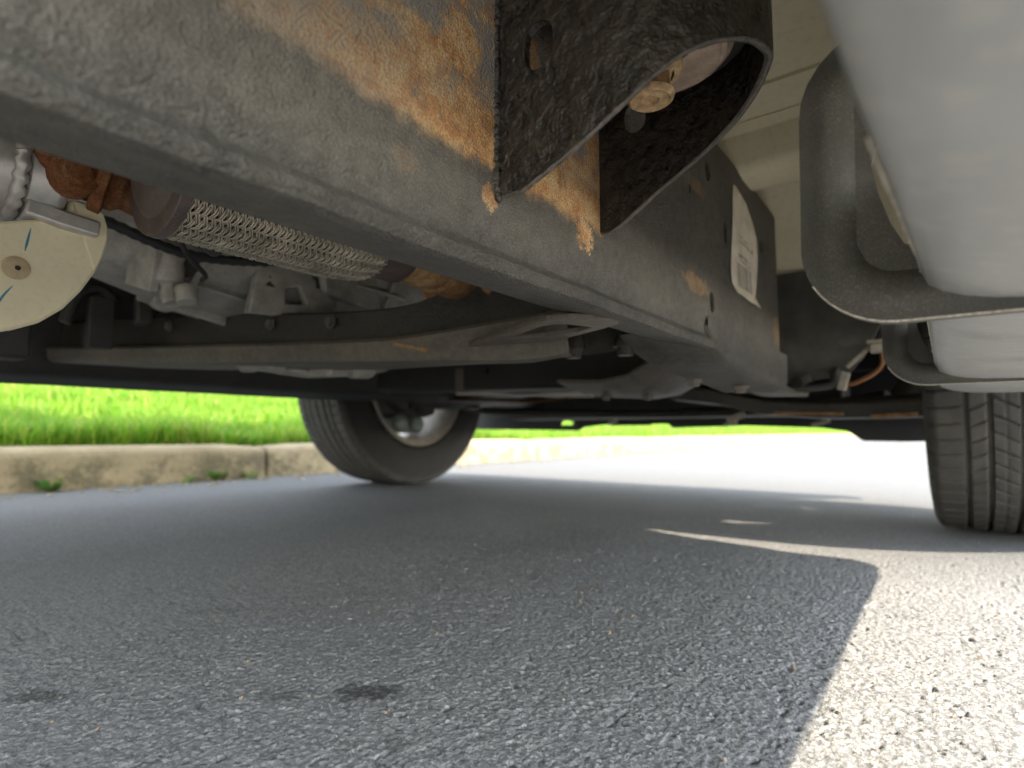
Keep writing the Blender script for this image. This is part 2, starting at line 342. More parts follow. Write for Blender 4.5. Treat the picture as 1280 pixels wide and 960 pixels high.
class MB:
    def __init__(s): s.v = []; s.f = []
    def add(s, v, f):
        k = len(s.v); s.v += [tuple(x) for x in v]; s.f += [tuple(i + k for i in q) for q in f]; return s
    def box(s, c, size, rot=(0, 0, 0)):
        m = Euler(rot).to_matrix(); c = Vector(c)
        v = [c + m @ Vector((sx * size[0] / 2, sy * size[1] / 2, sz * size[2] / 2)) for sx in (-1, 1) for sy in (-1, 1) for sz in (-1, 1)]
        return s.add(v, [(0, 1, 3, 2), (4, 6, 7, 5), (0, 4, 5, 1), (2, 3, 7, 6), (0, 2, 6, 4), (1, 5, 7, 3)])
    def tube(s, pts, r, n=12, caps=True):
        pts = [Vector(p) for p in pts]; k = len(pts)
        rr = r if isinstance(r, (list, tuple)) else [r] * k
        v = []; prev = None
        for i, p in enumerate(pts):
            d = (pts[min(i + 1, k - 1)] - pts[max(i - 1, 0)]).normalized()
            a = prev if prev is not None else (Vector((0, 0, 1)) if abs(d.z) < 0.9 else Vector((1, 0, 0)))
            a = (a - d * a.dot(d)).normalized(); b = d.cross(a); prev = a
            v += [p + (a * math.cos(2 * PI * j / n) + b * math.sin(2 * PI * j / n)) * rr[i] for j in range(n)]
        f = [(i * n + j, i * n + (j + 1) % n, (i + 1) * n + (j + 1) % n, (i + 1) * n + j) for i in range(k - 1) for j in range(n)]
        if caps: f += [tuple(range(n)), tuple(range((k - 1) * n, k * n))]
        return s.add(v, f)
    def lathe(s, prof, origin, axis, n=32, closed=False):
        """prof: (distance along axis, radius)"""
        ax = Vector(axis).normalized(); o = Vector(origin)
        a = Vector((0, 0, 1)) if abs(ax.z) < 0.9 else Vector((1, 0, 0))
        a = (a - ax * a.dot(ax)).normalized(); b = ax.cross(a); v = []; k = len(prof)
        for (t, r) in prof:
            v += [o + ax * t + (a * math.cos(2 * PI * j / n) + b * math.sin(2 * PI * j / n)) * max(r, 1e-5) for j in range(n)]
        f = [(i * n + j, i * n + (j + 1) % n, (i + 1) * n + (j + 1) % n, (i + 1) * n + j) for i in range(k - 1) for j in range(n)]
        if closed: f += [((k - 1) * n + j, (k - 1) * n + (j + 1) % n, (j + 1) % n, j) for j in range(n)]
        return s.add(v, f)
    def sweep(s, sec, frames, closed=True, caps=True):
        """sec: list of 2-D points; frames: list of (origin, u, v) or list of point lists"""
        n = len(sec); v = []
        for (o, u, w) in frames:
            o = Vector(o); u = Vector(u); w = Vector(w)
            v += [o + u * a + w * b for (a, b) in sec]
        k = len(frames); m = n if closed else n - 1
        f = [(i * n + j, i * n + (j + 1) % n, (i + 1) * n + (j + 1) % n, (i + 1) * n + j) for i in range(k - 1) for j in range(m)]
        if caps and closed: f += [tuple(range(n)), tuple(range((k - 1) * n, k * n))]
        return s.add(v, f)
    def rings(s, rows, closed_row=False):
        k = len(rows); n = len(rows[0]); v = [p for r in rows for p in r]
        m = n if closed_row else n - 1
        return s.add(v, [(i * n + j, i * n + (j + 1) % n, (i + 1) * n + (j + 1) % n, (i + 1) * n + j) for i in range(k - 1) for j in range(m)])
    def plate(s, outline, holes, origin, u, w, nrm, th):
        """flat plate with holes, thickness th towards nrm"""
        o, u, w, nn = Vector(origin), Vector(u), Vector(w), Vector(nrm)
        bm = bmesh.new(); loops = []
        for lp in [outline] + list(holes):
            vs = [bm.verts.new((a, b, 0)) for a, b in lp]
            loops.append(len(lp))
            for i in range(len(vs)): bm.edges.new((vs[i], vs[(i + 1) % len(vs)]))
        bmesh.ops.triangle_fill(bm, use_beauty=True, use_dissolve=False, edges=bm.edges[:], normal=(0, 0, 1))
        bm.verts.index_update()
        # keep only the triangles inside the outline and outside the holes
        def inside(lp, x, y):
            c = False; j = len(lp) - 1
            for i in range(len(lp)):
                if (lp[i][1] > y) != (lp[j][1] > y) and x < (lp[j][0] - lp[i][0]) * (y - lp[i][1]) / (lp[j][1] - lp[i][1]) + lp[i][0]: c = not c
                j = i
            return c
        tri = []
        for fc in bm.faces:
            cx, cy, _ = fc.calc_center_median()
            if inside(outline, cx, cy) and not any(inside(h, cx, cy) for h in holes): tri.append([vv.index for vv in fc.verts])
        P2 = [vv.co.copy() for vv in bm.verts]; bm.free()
        N = len(P2)
        v = [o + u * p.x + w * p.y for p in P2] + [o + u * p.x + w * p.y + nn * th for p in P2]
        f = [tuple(t) for t in tri] + [tuple(i + N for i in reversed(t)) for t in tri]
        k = 0
        for ln in loops:
            for i in range(ln):
                a, b = k + i, k + (i + 1) % ln
                f.append((a, b, b + N, a + N))
            k += ln
        return s.add(v, f)
    def build(s, name, mat, parent=None, **kw): return obj(name, s.v, s.f, mat, parent, **kw)

def lerp(a, b, t): return a + (b - a) * t
def interp(pts, x):
    if x <= pts[0][0]: return pts[0][1]
    for (x0, y0), (x1, y1) in zip(pts, pts[1:]):
        if x <= x1: return lerp(y0, y1, (x - x0) / (x1 - x0))
    return pts[-1][1]
def smooth_path(pts, n):
    """Catmull-Rom through 3-D points"""
    P = [Vector(p) for p in pts]; P = [P[0] * 2 - P[1]] + P + [P[-1] * 2 - P[-2]]; out = []
    segs = len(P) - 3
    for i in range(segs):
        for j in range(n):
            t = j / n; a, b, c, d = P[i:i + 4]
            out.append(0.5 * ((2 * b) + (c - a) * t + (2 * a - 5 * b + 4 * c - d) * t * t + (3 * b - a - 3 * c + d) * t ** 3))
    out.append(P[-2]); return out
def capsule(cx, cy, w, h, n=8):
    """upright slot outline"""
    r = w / 2; s = h / 2 - r; L = []
    for i in range(n + 1): a = PI * i / n; L.append((cx + r * math.cos(a), cy + s + r * math.sin(a)))
    for i in range(n + 1): a = PI + PI * i / n; L.append((cx + r * math.cos(a), cy - s + r * math.sin(a)))
    return L
def ring2(cx, cy, r, n=14): return [(cx + r * math.cos(2 * PI * i / n), cy + r * math.sin(2 * PI * i / n)) for i in range(n)]
def tagged(o, label, cat, group=None, kind=None):
    o['label'] = label; o['category'] = cat
    if group: o['group'] = group
    if kind: o['kind'] = kind
    return o

# ------------------------------------------------------------------ road: one sheet, finely chipped near the camera
def spread(lo, f0, f1, hi, step, grow):
    a = list(np.arange(f0, f1 + 1e-9, step)); s = step; x = f0; left = []
    while x > lo: s *= grow; x -= s; left.append(max(x, lo))
    s = step; x = a[-1]; right = []
    while x < hi: s *= grow; x += s; right.append(min(x, hi))
    return np.array(left[::-1] + a + right)
def hash2(ix, iy, k):
    h = (ix.astype(np.int64) * 374761393 + iy.astype(np.int64) * 668265263 + k * 974634541) & 0x7fffffff
    h = ((h ^ (h >> 13)) * 1274126177) & 0x7fffffff
    return ((h ^ (h >> 16)) & 0xffffff) / float(0x1000000)
def chips(X, Y, cell):
    ix = np.floor(X / cell); iy = np.floor(Y / cell)
    f1 = np.full(X.shape, 9.0); f2 = np.full(X.shape, 9.0); hid = np.zeros(X.shape)
    for dx in (-1, 0, 1):
        for dy in (-1, 0, 1):
            cx, cy = ix + dx, iy + dy
            px = (cx + 0.1 + 0.8 * hash2(cx, cy, 1)) * cell; py = (cy + 0.1 + 0.8 * hash2(cx, cy, 2)) * cell
            d = np.hypot(X - px, Y - py) / cell
            up = d < f1
            f2 = np.where(up, f1, np.minimum(f2, d)); hid = np.where(up, hash2(cx, cy, 3), hid); f1 = np.where(up, d, f1)
    return f1, f2, hid
def vnoise(X, Y, cell, k):
    ix = np.floor(X / cell); iy = np.floor(Y / cell); fx = X / cell - ix; fy = Y / cell - iy
    fx = fx * fx * (3 - 2 * fx); fy = fy * fy * (3 - 2 * fy)
    return (hash2(ix, iy, k) * (1 - fx) + hash2(ix + 1, iy, k) * fx) * (1 - fy) + (hash2(ix, iy + 1, k) * (1 - fx) + hash2(ix + 1, iy + 1, k) * fx) * fy
KERB_X = -2.27
xs = spread(KERB_X - 0.12, -0.56, 0.24, 9.0, 0.0013, 1.028); ys = spread(-14.0, 0.03, 0.74, 60.0, 0.0013, 1.028)
GX, GY = np.meshgrid(xs, ys)
sx = np.gradient(xs)[None, :] + 0 * GX; sy = np.gradient(ys)[:, None] + 0 * GX
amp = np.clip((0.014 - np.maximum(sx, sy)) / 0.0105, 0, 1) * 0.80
f1, f2, hid = chips(GX, GY, 0.0031); g1, g2, gid = chips(GX + 3, GY + 7, 0.0070)
hz = (np.clip(f2 - f1, 0, 0.35) / 0.35) * 0.0010 * (0.5 + 0.8 * hid) + (hid - 0.5) * 0.0006 + (np.clip(g2 - g1, 0, 0.4) / 0.4) * 0.0004 * gid
pit = np.clip((vnoise(GX, GY, 0.0060, 5) - 0.82) / 0.07, 0, 1) * np.clip((hid - 0.25) * 2, 0, 1)
hz += -0.0045 * pit + (vnoise(GX, GY, 0.02, 6) - 0.5) * 0.0008 + (vnoise(GX, GY, 0.16, 8) - 0.5) * 0.003
GZ = hz * amp - 0.0006
def grid_object(name, X, Y, Z, mat, parent=None):
    ny, nx = X.shape
    me = bpy.data.meshes.new(name)
    co = np.stack([X, Y, Z], -1).reshape(-1, 3).astype(np.float32)
    i = np.arange(ny * nx).reshape(ny, nx)
    q = np.stack([i[:-1, :-1], i[:-1, 1:], i[1:, 1:], i[1:, :-1]], -1).reshape(-1, 4).astype(np.int32)
    me.vertices.add(len(co)); me.vertices.foreach_set('co', co.ravel())
    me.loops.add(q.size); me.loops.foreach_set('vertex_index', q.ravel())
    me.polygons.add(len(q)); me.polygons.foreach_set('loop_start', np.arange(0, q.size, 4, dtype=np.int32))
    me.update(calc_edges=True); me.validate()
    me.materials.append(M[mat]); me.shade_smooth()
    return link(bpy.data.objects.new(name, me), parent)
road = grid_object('road', GX, GY, GZ, 'asphalt'); road['kind'] = 'structure'
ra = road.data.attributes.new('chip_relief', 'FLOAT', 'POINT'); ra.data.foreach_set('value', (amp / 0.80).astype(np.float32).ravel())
# ground sheet to the horizon (under road and lawn)
g = MB(); g.add([(-400, -400, -0.06), (400, -400, -0.06), (400, 400, -0.06), (-400, 400, -0.06)], [(0, 1, 2, 3)])
go = g.build('ground', 'soil', smooth=0); go['kind'] = 'structure'

# kerb stones
kerb = bpy.data.objects.new('kerb', None); COL.objects.link(kerb); kerb.location = (KERB_X, 0, 0); parent_inv['kerb'] = Matrix()
kerb['kind'] = 'structure'
ksec = [(0.0, -0.05), (0.0, 0.0)] + [(-0.006 * i / 4, 0.098 * i / 4) for i in range(1, 5)] + \
       [(-0.006 - 0.036 * (1 - math.cos(a)), 0.098 + 0.036 * math.sin(a)) for a in (0.35, 0.7, 1.05, 1.3, 1.57)] + [(-0.15, 0.138), (-0.16, 0.134), (-0.16, -0.05)]
def kerb_stone(y0, L):
    mb = MB(); fr = []
    n = 14; g0 = 0.006
    for i in range(n + 1):
        y = y0 + g0 + (L - 2 * g0) * i / n
        e = 0.010 * (1 if i in (0, n) else 0)
        dz = 0.003 * math.sin(y * 3.1) - e; dx = -0.004 * math.sin(y * 2.3 + 1) - e
        fr.append(((dx, y, dz), (1, 0, 0), (0, 0, 1)))
    mb.sweep(ksec, fr)
    return mb
for i in range(18):
    kerb_stone(-4.68 + 2.0 * i, 2.0).build('kerb_stone', 'kerb', kerb, smooth=50, bevel=0.006)

# lawn, rising away from the kerb
def lawn_z(x): d = np.maximum(-2.42 - x, 0); return 0.118 + 0.135 * d - 0.0022 * d * d
lx = np.array([-2.425, -2.8, -3.4, -4.2, -5.5, -8, -12, -18, -26, -33]); ly = np.linspace(-30, 80, 40)
LX, LY = np.meshgrid(lx[::-1], ly)
lawn = grid_object('lawn', LX, LY, lawn_z(LX) + 0.02 * (vnoise(LX + 50, LY + 50, 1.3, 4) - 0.5), 'soil'); lawn['kind'] = 'structure'
def blades(N):
    u = RNG.random(N)
    x = -2.40 - 6.5 * u ** 1.7
    # along the kerb: dense where the view passes under the truck, thinner far ahead
    y = np.where(RNG.random(N) < 0.55, RNG.uniform(-0.6, 3.2, N) + 0.35 * (-2.4 - x), 2.0 + 22 * RNG.random(N) ** 1.6)
    patch = vnoise(x + 90, y + 90, 0.22, 3)
    h = (0.045 + 0.075 * RNG.random(N)) * (0.65 + 0.7 * patch) * (1 + 0.12 * (-2.4 - x))
    a = RNG.uniform(0, 2 * PI, N); lean = h * RNG.uniform(0.1, 0.85, N); w = RNG.uniform(0.0018, 0.0038, N) * (1 + 0.35 * (-2.4 - x))
    ca, sa = np.cos(a), np.sin(a); z0 = lawn_z(x) - 0.004
    wx, wy = -sa * w, ca * w
    bl = np.stack([x - wx, y - wy, z0], -1); br = np.stack([x + wx, y + wy, z0], -1)
    ml = np.stack([x - wx * .8 + ca * lean * .35, y - wy * .8 + sa * lean * .35, z0 + h * .6], -1)
    mr = np.stack([x + wx * .8 + ca * lean * .35, y + wy * .8 + sa * lean * .35, z0 + h * .6], -1)
    tp = np.stack([x + ca * lean, y + sa * lean, z0 + h * (1 - .15 * RNG.random(N))], -1)
    V = np.stack([bl, br, mr, ml, tp], 1).reshape(-1, 3)
    b = np.arange(N) * 5
    T = np.concatenate([np.stack([b, b + 1, b + 2], -1), np.stack([b, b + 2, b + 3], -1), np.stack([b + 3, b + 2, b + 4], -1)])
    me = bpy.data.meshes.new('grass'); me.vertices.add(len(V)); me.vertices.foreach_set('co', V.astype(np.float32).ravel())
    me.loops.add(T.size); me.loops.foreach_set('vertex_index', T.astype(np.int32).ravel())
    me.polygons.add(len(T)); me.polygons.foreach_set('loop_start', np.arange(0, T.size, 3, dtype=np.int32))
    me.update(calc_edges=True); me.materials.append(M['grass']); me.shade_smooth()
    o = bpy.data.objects.new('grass', me); COL.objects.link(o)
    return tagged(o, 'bright green lawn grass growing behind the kerb', 'grass', kind='stuff')
blades(150000)

# small weeds and dry scraps in the gutter
def weed(x, y, n, size, label, z=0.0):
    mb = MB()
    for k in range(n):
        a = random.uniform(0, 2 * PI); L = size * random.uniform(0.5, 1.0); up = random.uniform(0.3, 1.1); w = L * random.uniform(0.10, 0.2)
        d = Vector((math.cos(a), math.sin(a), 0)); s = Vector((-math.sin(a), math.cos(a), 0)); c = Vector((x, y, z)) + d * 0.004
        m = c + d * L * 0.5 + Vector((0, 0, L * 0.5 * up)); t = c + d * L + Vector((0, 0, L * 0.65 * up))
        mb.add([c - s * w * .3, c + s * w * .3, m + s * w, t, m - s * w], [(0, 1, 2, 4), (4, 2, 3)])
    o = mb.build('weed', 'weed', smooth=0)
    return tagged(o, label, 'weed', 'weeds in the gutter')
weed(KERB_X + 0.02, 0.585, 40, 0.075, 'low mossy weed tuft at the kerb foot, leftmost in the gutter')
weed(KERB_X + 0.015, 1.10, 24, 0.08, 'light green weed sprouting against the kerb just left of its joint')
weed(KERB_X + 0.03, 1.235, 20, 0.06, 'small pale weed at the kerb joint beside the far front wheel')
weed(KERB_X + 0.04, 0.985, 16, 0.045, 'tiny yellowish weed in the gutter, second from the left')
scr = MB()
for k in range(320):
    x = KERB_X + 0.02 + abs(random.gauss(0, 0.10)); y = random.uniform(0.1, 6.0); a = random.uniform(0, PI); L = random.uniform(0.006, 0.024); w = L * 0.45
    d = Vector((math.cos(a), math.sin(a), 0)) * L; s = Vector((-math.sin(a), math.cos(a), 0)) * w; c = Vector((x, y, 0.003))
    scr.add([c - d, c + s + Vector((0, 0, .003)), c + d, c - s + Vector((0, 0, .004))], [(0, 1, 2, 3)])
so = scr.build('dry_leaf_litter', 'drywood', smooth=0); tagged(so, 'scattered pale dry scraps lying along the gutter', 'litter', kind='stuff')

# ------------------------------------------------------------------ the truck
truck = bpy.data.objects.new('pickup_truck', None); COL.objects.link(truck); truck.location = (-0.765, 0, 0)
tagged(truck, 'cream pickup truck parked at the kerb, its rusty underside seen from the road', 'truck')
parent_inv['pickup_truck'] = Matrix.Translation((0.765, 0, 0))
def mirror_x(x): return -1.53 - x

# --- frame rails
def rail_rows(ys, sec_fn):
    return [[(p[0], y, p[1]) for p in sec_fn(y)] for y in ys]
def rail_offset(y): return interp([(-4, 0), (0.90, 0), (0.93, -0.010), (1.02, -0.085), (1.12, -0.12), (2.0, -0.12)], y)
def rail_top(y): return interp([(-4, 0.512), (0.84, 0.514), (0.90, 0.512), (0.925, 0.500), (0.95, 0.49), (2, 0.49)], y)
def rail_sec(y):
    o = rail_offset(y); zt = rail_top(y); w = 0.0004 * math.sin(y * 23) + 0.0002 * math.sin(y * 61)
    # bottom: bead along the outer edge, shallow groove, rounded belly, inner wall, top
    s = [(-0.1900, 0.300), (-0.1903, 0.293), (-0.1925, 0.2885), (-0.1935, 0.2850), (-0.1915, 0.2815), (-0.1885, 0.2790), (-0.1882, 0.2755), (-0.1910, 0.2722),
         (-0.1960, 0.2712), (-0.2020, 0.2725), (-0.2100, 0.2752), (-0.2220, 0.2778), (-0.2360, 0.2800), (-0.2500, 0.2835), (-0.2600, 0.2890), (-0.2640, 0.2960)]
    s = [(a + o + (w if 4 <= i <= 12 else 0) * .6, b + (w if 4 <= i <= 12 else 0)) for i, (a, b) in enumerate(s)]
    s += [(-0.264 + o, zt - 0.012), (-0.254 + o, zt), (-0.200 + o, zt), (-0.193 + o, zt - 0.003), (-0.1900 + o, zt - 0.010)]
    return s
def frame_rail(flip, name, mat, label=None):
    mb = MB()
    ysr = list(np.arange(-3.0, -0.2, 0.4)) + list(np.arange(-0.2, 0.9, 0.02)) + [0.90, 0.915, 0.93, 0.95, 0.98, 1.02, 1.07, 1.12, 1.4, 1.9]
    rows = rail_rows(ysr, rail_sec)
    fx = (lambda p: (mirror_x(p[0]), p[1], p[2])) if flip else (lambda p: p)
    mb.rings([[fx(p) for p in r] for r in rows])
    # outer web: a strip with real slots where it is straight, plain beyond the bend
    holes = [] if flip else [capsule(0.598, 0.462, 0.016, 0.022), capsule(0.654, 0.411, 0.013, 0.026), capsule(0.599, 0.320, 0.013, 0.022), capsule(0.812, 0.4357, 0.014, 0.018), capsule(0.541, 0.423, 0.006, 0.010)]
    x0 = fx((-0.19, 0, 0))[0]
    ol = [(-3.0, 0.300), (0.90, 0.300), (0.90, rail_top(0.90) - 0.010), (0.84, rail_top(0.84) - 0.010), (-3.0, rail_top(-3) - 0.010)]
    mb.plate(ol, holes, (x0, 0, 0), (0, 1, 0), (0, 0, 1), (-1 if not flip else 1, 0, 0), 0.003)
    tail = [y for y in ysr if y >= 0.9]
    rt = [[fx((-0.19 + rail_offset(y), y, lerp(0.300, rail_top(y) - 0.010, k / 4))) for k in range(5)] for y in tail]
    mb.rings(rt)
    o = mb.build(name, mat, truck, smooth=35)
    if label: o['label'] = label
    return o
rail = frame_rail(False, 'frame_rail', 'rail', 'grey coated frame rail with a bare rusty strip at the cab mount')
frame_rail(True, 'frame_rail', 'chassis', 'black frame rail on the kerb side')

# paper label stuck on the rail: a slightly curled sheet
lab_l = [(0.478, 0.688), (0.455, 0.682), (0.43, 0.677), (0.406, 0.675), (0.385, 0.668), (0.365, 0.664), (0.355, 0.668), (0.348, 0.690)]
lab_r = [(0.479, 0.694), (0.4705, 0.740), (0.455, 0.772), (0.439, 0.785), (0.41, 0.786), (0.38, 0.780), (0.357, 0.772), (0.347, 0.800)]
rows = []
for (zl, yl), (zr, yr) in zip(lab_l, lab_r):
    rows.append([(-0.1888 + 0.0006 * math.sin(k * 1.3 + zl * 90), lerp(yl, yr, k / 8), lerp(zl, zr, k / 8)) for k in range(9)])
MB().lathe([(0, 0), (0, 0.0011), (0.0008, 0.0013)], (-0.1890, 0.0672, 0.3282), (-1, 0.2, 0.1), 7).build('paint_chip', 'board_edge', rail)
lm = MB().rings(rows); lm.build('paper_label', 'label', rail, smooth=60)

# doubler box under the front end of the rail and the stamped arm mount
mb = MB()
sec = [(-0.187, 0.300), (-0.187, 0.262), (-0.192, 0.254), (-0.203, 0.250), (-0.275, 0.252), (-0.285, 0.262), (-0.285, 0.31)]
rows = []
for y, k in ((0.575, 0.0), (0.60, 0.45), (0.64, 0.7), (0.75, 0.9), (0.86, 1.05), (0.915, 1.15), (0.93, 1.1)):
    rows.append([(x, y, 0.292 + (z - 0.292) * k if z < 0.292 else z) for x, z in sec])
mb.rings(rows)
rows2 = [rows[-1], [(x * 0.98 - 0.004, 0.934, 0.30) for x, z in sec]]
mb.rings(rows2)
mb.build('rail_doubler', 'rail', truck, smooth=50)
mb = MB()
prof = [(-0.19, 0.250), (-0.25, 0.252), (-0.292, 0.268), (-0.325, 0.281), (-0.355, 0.287), (-0.385, 0.280), (-0.42, 0.262), (-0.47, 0.256), (-0.56, 0.262)]
rows = []
for y, dz in ((0.86, 0.012), (0.90, 0.004), (0.95, -0.003), (1.02, -0.006), (1.10, -0.004), (1.12, 0.012)):
    rows.append([(x, y + 0.05 * abs(x + 0.19), z + dz) for x, z in prof])
mb.rings(rows); up = [[(x, y, z + 0.006) for (x, y, z) in r] for r in rows]
mb.rings(up); mb.rings([rows[0], up[0]]); mb.rings([rows[-1], up[-1]]); mb.rings([[r[0] for r in rows], [r[0] for r in up]]); mb.rings([[r[-1] for r in rows], [r[-1] for r in up]])
mb.build('stamped_arm_mount', 'lip', truck, smooth=40, label='wavy stamped steel plate under the front of the rail')

# --- cab mount bracket: a U of thick plate with a slanted lower edge
CX, CY, CR = -0.1226, 0.2995, 0.0607; S0 = CX + 0.19; SL = 2 * S0 + PI * CR; TH = 0.0045
low = [(0.0, 0.318), (0.004, 0.3135), (0.0152, 0.3131), (0.0497, 0.3275), (0.0757, 0.3412), (0.0908, 0.3522), (0.1054, 0.3618), (0.1212, 0.3681), (0.1354, 0.3725),
       (0.1482, 0.3755), (0.1640, 0.3785), (0.1760, 0.3830), (0.1897, 0.3850), (0.2010, 0.3830), (0.2145, 0.3790), (0.2379, 0.3699), (0.2574, 0.3596), (0.2852, 0.3441), (0.3100, 0.3285), (0.3200, 0.3246), (SL, 0.3260)]
def u_pt(s, off):
    """point of the U at arc length s, pushed off outwards"""
    if s < S0: return (-0.19 + s, 0.2388 - off)
    if s > S0 + PI * CR: return (CX - (s - S0 - PI * CR), 0.3602 + off)
    a = -PI / 2 + (s - S0) / CR
    return (CX + (CR + off) * math.cos(a), CY + (CR + off) * math.sin(a))
ZT = 0.505
def hole_near(): return capsule(-0.1626 + 0.19, 0.389, 0.0125, 0.025)
mb = MB()
def flat_part(s0, s1, y, nrm, xfun, hole):
    ss = [s0] + [s for s, z in low if s0 < s < s1] + [s1]
    ol = [(xfun(s), interp(low, s)) for s in ss] + [(xfun(s1), ZT), (xfun(s0), ZT)]
    mb.plate(ol, [hole], (0, y, 0), (1, 0, 0), (0, 0, 1), nrm, TH)
flat_part(0, S0, 0.2388, (0, 1, 0), lambda s: -0.19 + s, capsule(-0.1626, 0.389, 0.0175, 0.0265))
flat_part(S0 + PI * CR, SL, 0.3602, (0, -1, 0), lambda s: CX - (s - S0 - PI * CR), capsule(-0.162, 0.4015, 0.0155, 0.0215))
ro, ri = [], []
for i in range(33):
    s = S0 + PI * CR * i / 32; zl = interp(low, s)
    po, pi_ = u_pt(s, 0), u_pt(s, -TH)
    ro.append([(po[0], po[1], lerp(zl, ZT, k / 3)) for k in range(4)]); ri.append([(pi_[0], pi_[1], lerp(zl, ZT, k / 3)) for k in range(4)])
mb.rings(ro); mb.rings(ri); mb.rings([[r[0] for r in ro], [r[0] for r in ri]]); mb.rings([[r[-1] for r in ro], [r[-1] for r in ri]])
brk = mb.build('cab_mount_bracket', 'bracket', truck, smooth=40, bevel=0.0009, label='black coated U-shaped cab mount bracket welded to the rail')
# weld beads down both legs, lumpy under the coating
for yy, z in ((0.2368, 0.312), (0.3618, 0.328)):
    wm = MB()
    while z < 0.50:
        r0 = random.uniform(0.0022, 0.0032); c = (-0.1905 + random.uniform(-.0006, .0006), yy + (0.0016 if yy < .3 else -0.0016) + random.uniform(-.0006, .0006), z)
        wm.lathe([(-r0 * .8, 0), (-r0 * .65, r0 * .6), (0, r0), (r0 * .65, r0 * .6), (r0 * .8, 0)], c, (random.uniform(-.4, .4), random.uniform(-.4, .4), 1), 9); z += random.uniform(0.0006, 0.0012)
    wm.build('weld_bead', 'bracket', brk, smooth=80)
# light caught by the cut lower edge, put in as a paler strip
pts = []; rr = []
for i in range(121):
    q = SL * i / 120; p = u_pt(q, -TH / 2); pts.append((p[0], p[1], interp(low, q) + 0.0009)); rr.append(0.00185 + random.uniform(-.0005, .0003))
MB().tube(pts, rr, 8).build('pale_edge', 'edge_grey', brk, smooth=70)
# mount cushion plate, washer, bolt
mb = MB().lathe([(0, 0.0), (0, 0.0300), (0.0008, 0.0312), (0.0008, 0.0325), (0, 0.0338), (0.001, 0.0365), (0.003, 0.0372), (0.0042, 0.0385), (0.0055, 0.0405), (0.009, 0.0412), (0.012, 0.040), (0.012, 0.0)], (-0.1205, 0.2985, 0.3945), (0, 0, 1), 48)
mb.build('cushion_plate', 'washer', brk, smooth=50)
mb = MB()
mb.lathe([(0.0022, 0.0), (0.0020, 0.0042), (0.0004, 0.0052), (0.0012, 0.0085), (0, 0.0114), (0.0012, 0.0130), (0.0035, 0.0138), (0.0046, 0.0130)], (-0.1262, 0.2985, 0.3730), (0, 0, 1), 28)
mb.lathe([(0.0044, 0.0130), (0.0054, 0.0118), (0.014, 0.0116), (0.0148, 0.0140)], (-0.1262, 0.2985, 0.3730), (0, 0, 1), 6)
mb.lathe([(0.0147, 0.0135), (0.0152, 0.0165), (0.0172, 0.0182), (0.0220, 0.0185)], (-0.1262, 0.2985, 0.3730), (0, 0, 1), 28)
mb.build('mount_bolt', 'bolt', brk, smooth=45)
MB().lathe([(0, 0), (0, 0.005), (0.0015, 0.006)], (-0.1085, 0.2975, 0.3937), (0, 0, 1), 14).build('drain_hole_plug', 'blackplastic', brk)
MB().lathe([(0, 0.0), (0, 0.052), (0.02, 0.055), (0.11, 0.05)], (-0.1226, 0.2995, 0.4075), (0, 0, 1), 30).build('rubber_cushion', 'rubber', brk)

# --- running board (runs over the camera) and its two stamped brackets
bsec = [(-0.0075, 0.262), (-0.0070, 0.254), (-0.0045, 0.2475), (0.0005, 0.2440), (0.0080, 0.2413), (0.0180, 0.2393), (0.032, 0.2378), (0.060, 0.2368), (0.120, 0.2365), (0.180, 0.2375), (0.205, 0.240), (0.217, 0.247), (0.222, 0.258), (0.222, 0.285), (0.214, 0.297), (0.19, 0.302), (0.02, 0.302), (0.012, 0.298), (0.010, 0.290), (0.010, 0.262)]
rows = []
YE = 1.015
def lip_dx(y): return interp([(-0.3, -0.0075), (0.0, -0.0075), (0.10, -0.0058), (0.126, -0.0052), (0.169, -0.0033), (0.287, 0.0010), (0.40, 0.0004), (1.0, 0.0)], y)
for y in list(np.arange(-0.10, 0.0, 0.05)) + list(np.arange(0.0, 0.86, 0.02)) + [0.86, 0.88, 0.90, 0.92, 0.94, 0.96, 0.975, 0.988, 0.998, 1.006, 1.011, 1.0135, 1.015]:
    t = max(0.0, (y - 0.86) / (YE - 0.86)); cut = 0.06 * (1 - math.sqrt(max(0, 1 - t * t)))
    lift = 0.012 * (1 - math.sqrt(max(0, 1 - max(0, (y - 0.985) / 0.03) ** 2))) if y > 0.985 else 0
    rows.append([(min(x, 0.222 - cut) + lip_dx(y) * max(0.0, min(1.0, (0.03 - x) / 0.03)), y, z + (lift if z < 0.26 else 0)) for x, z in bsec])
mb = MB().rings(rows, closed_row=True); mb.add(rows[-1], [tuple(range(len(bsec)))]); mb.add(rows[0], [tuple(range(len(bsec)))])
board = mb.build('running_board', 'board', truck, smooth=45, label='pale grey running board on the street side')
pts = []; rr = []
y = 0.155
while y < 0.94:
    pts.append((-0.0071 + lip_dx(y) * 1.2 + random.uniform(-.0002, .0002), y, 0.2540 + random.uniform(-.0002, .0002))); rr.append(random.uniform(0.00015, 0.0006)); y += 0.0023
MB().tube(pts, rr, 6).build('chipped_edge', 'board_edge', board, smooth=60)

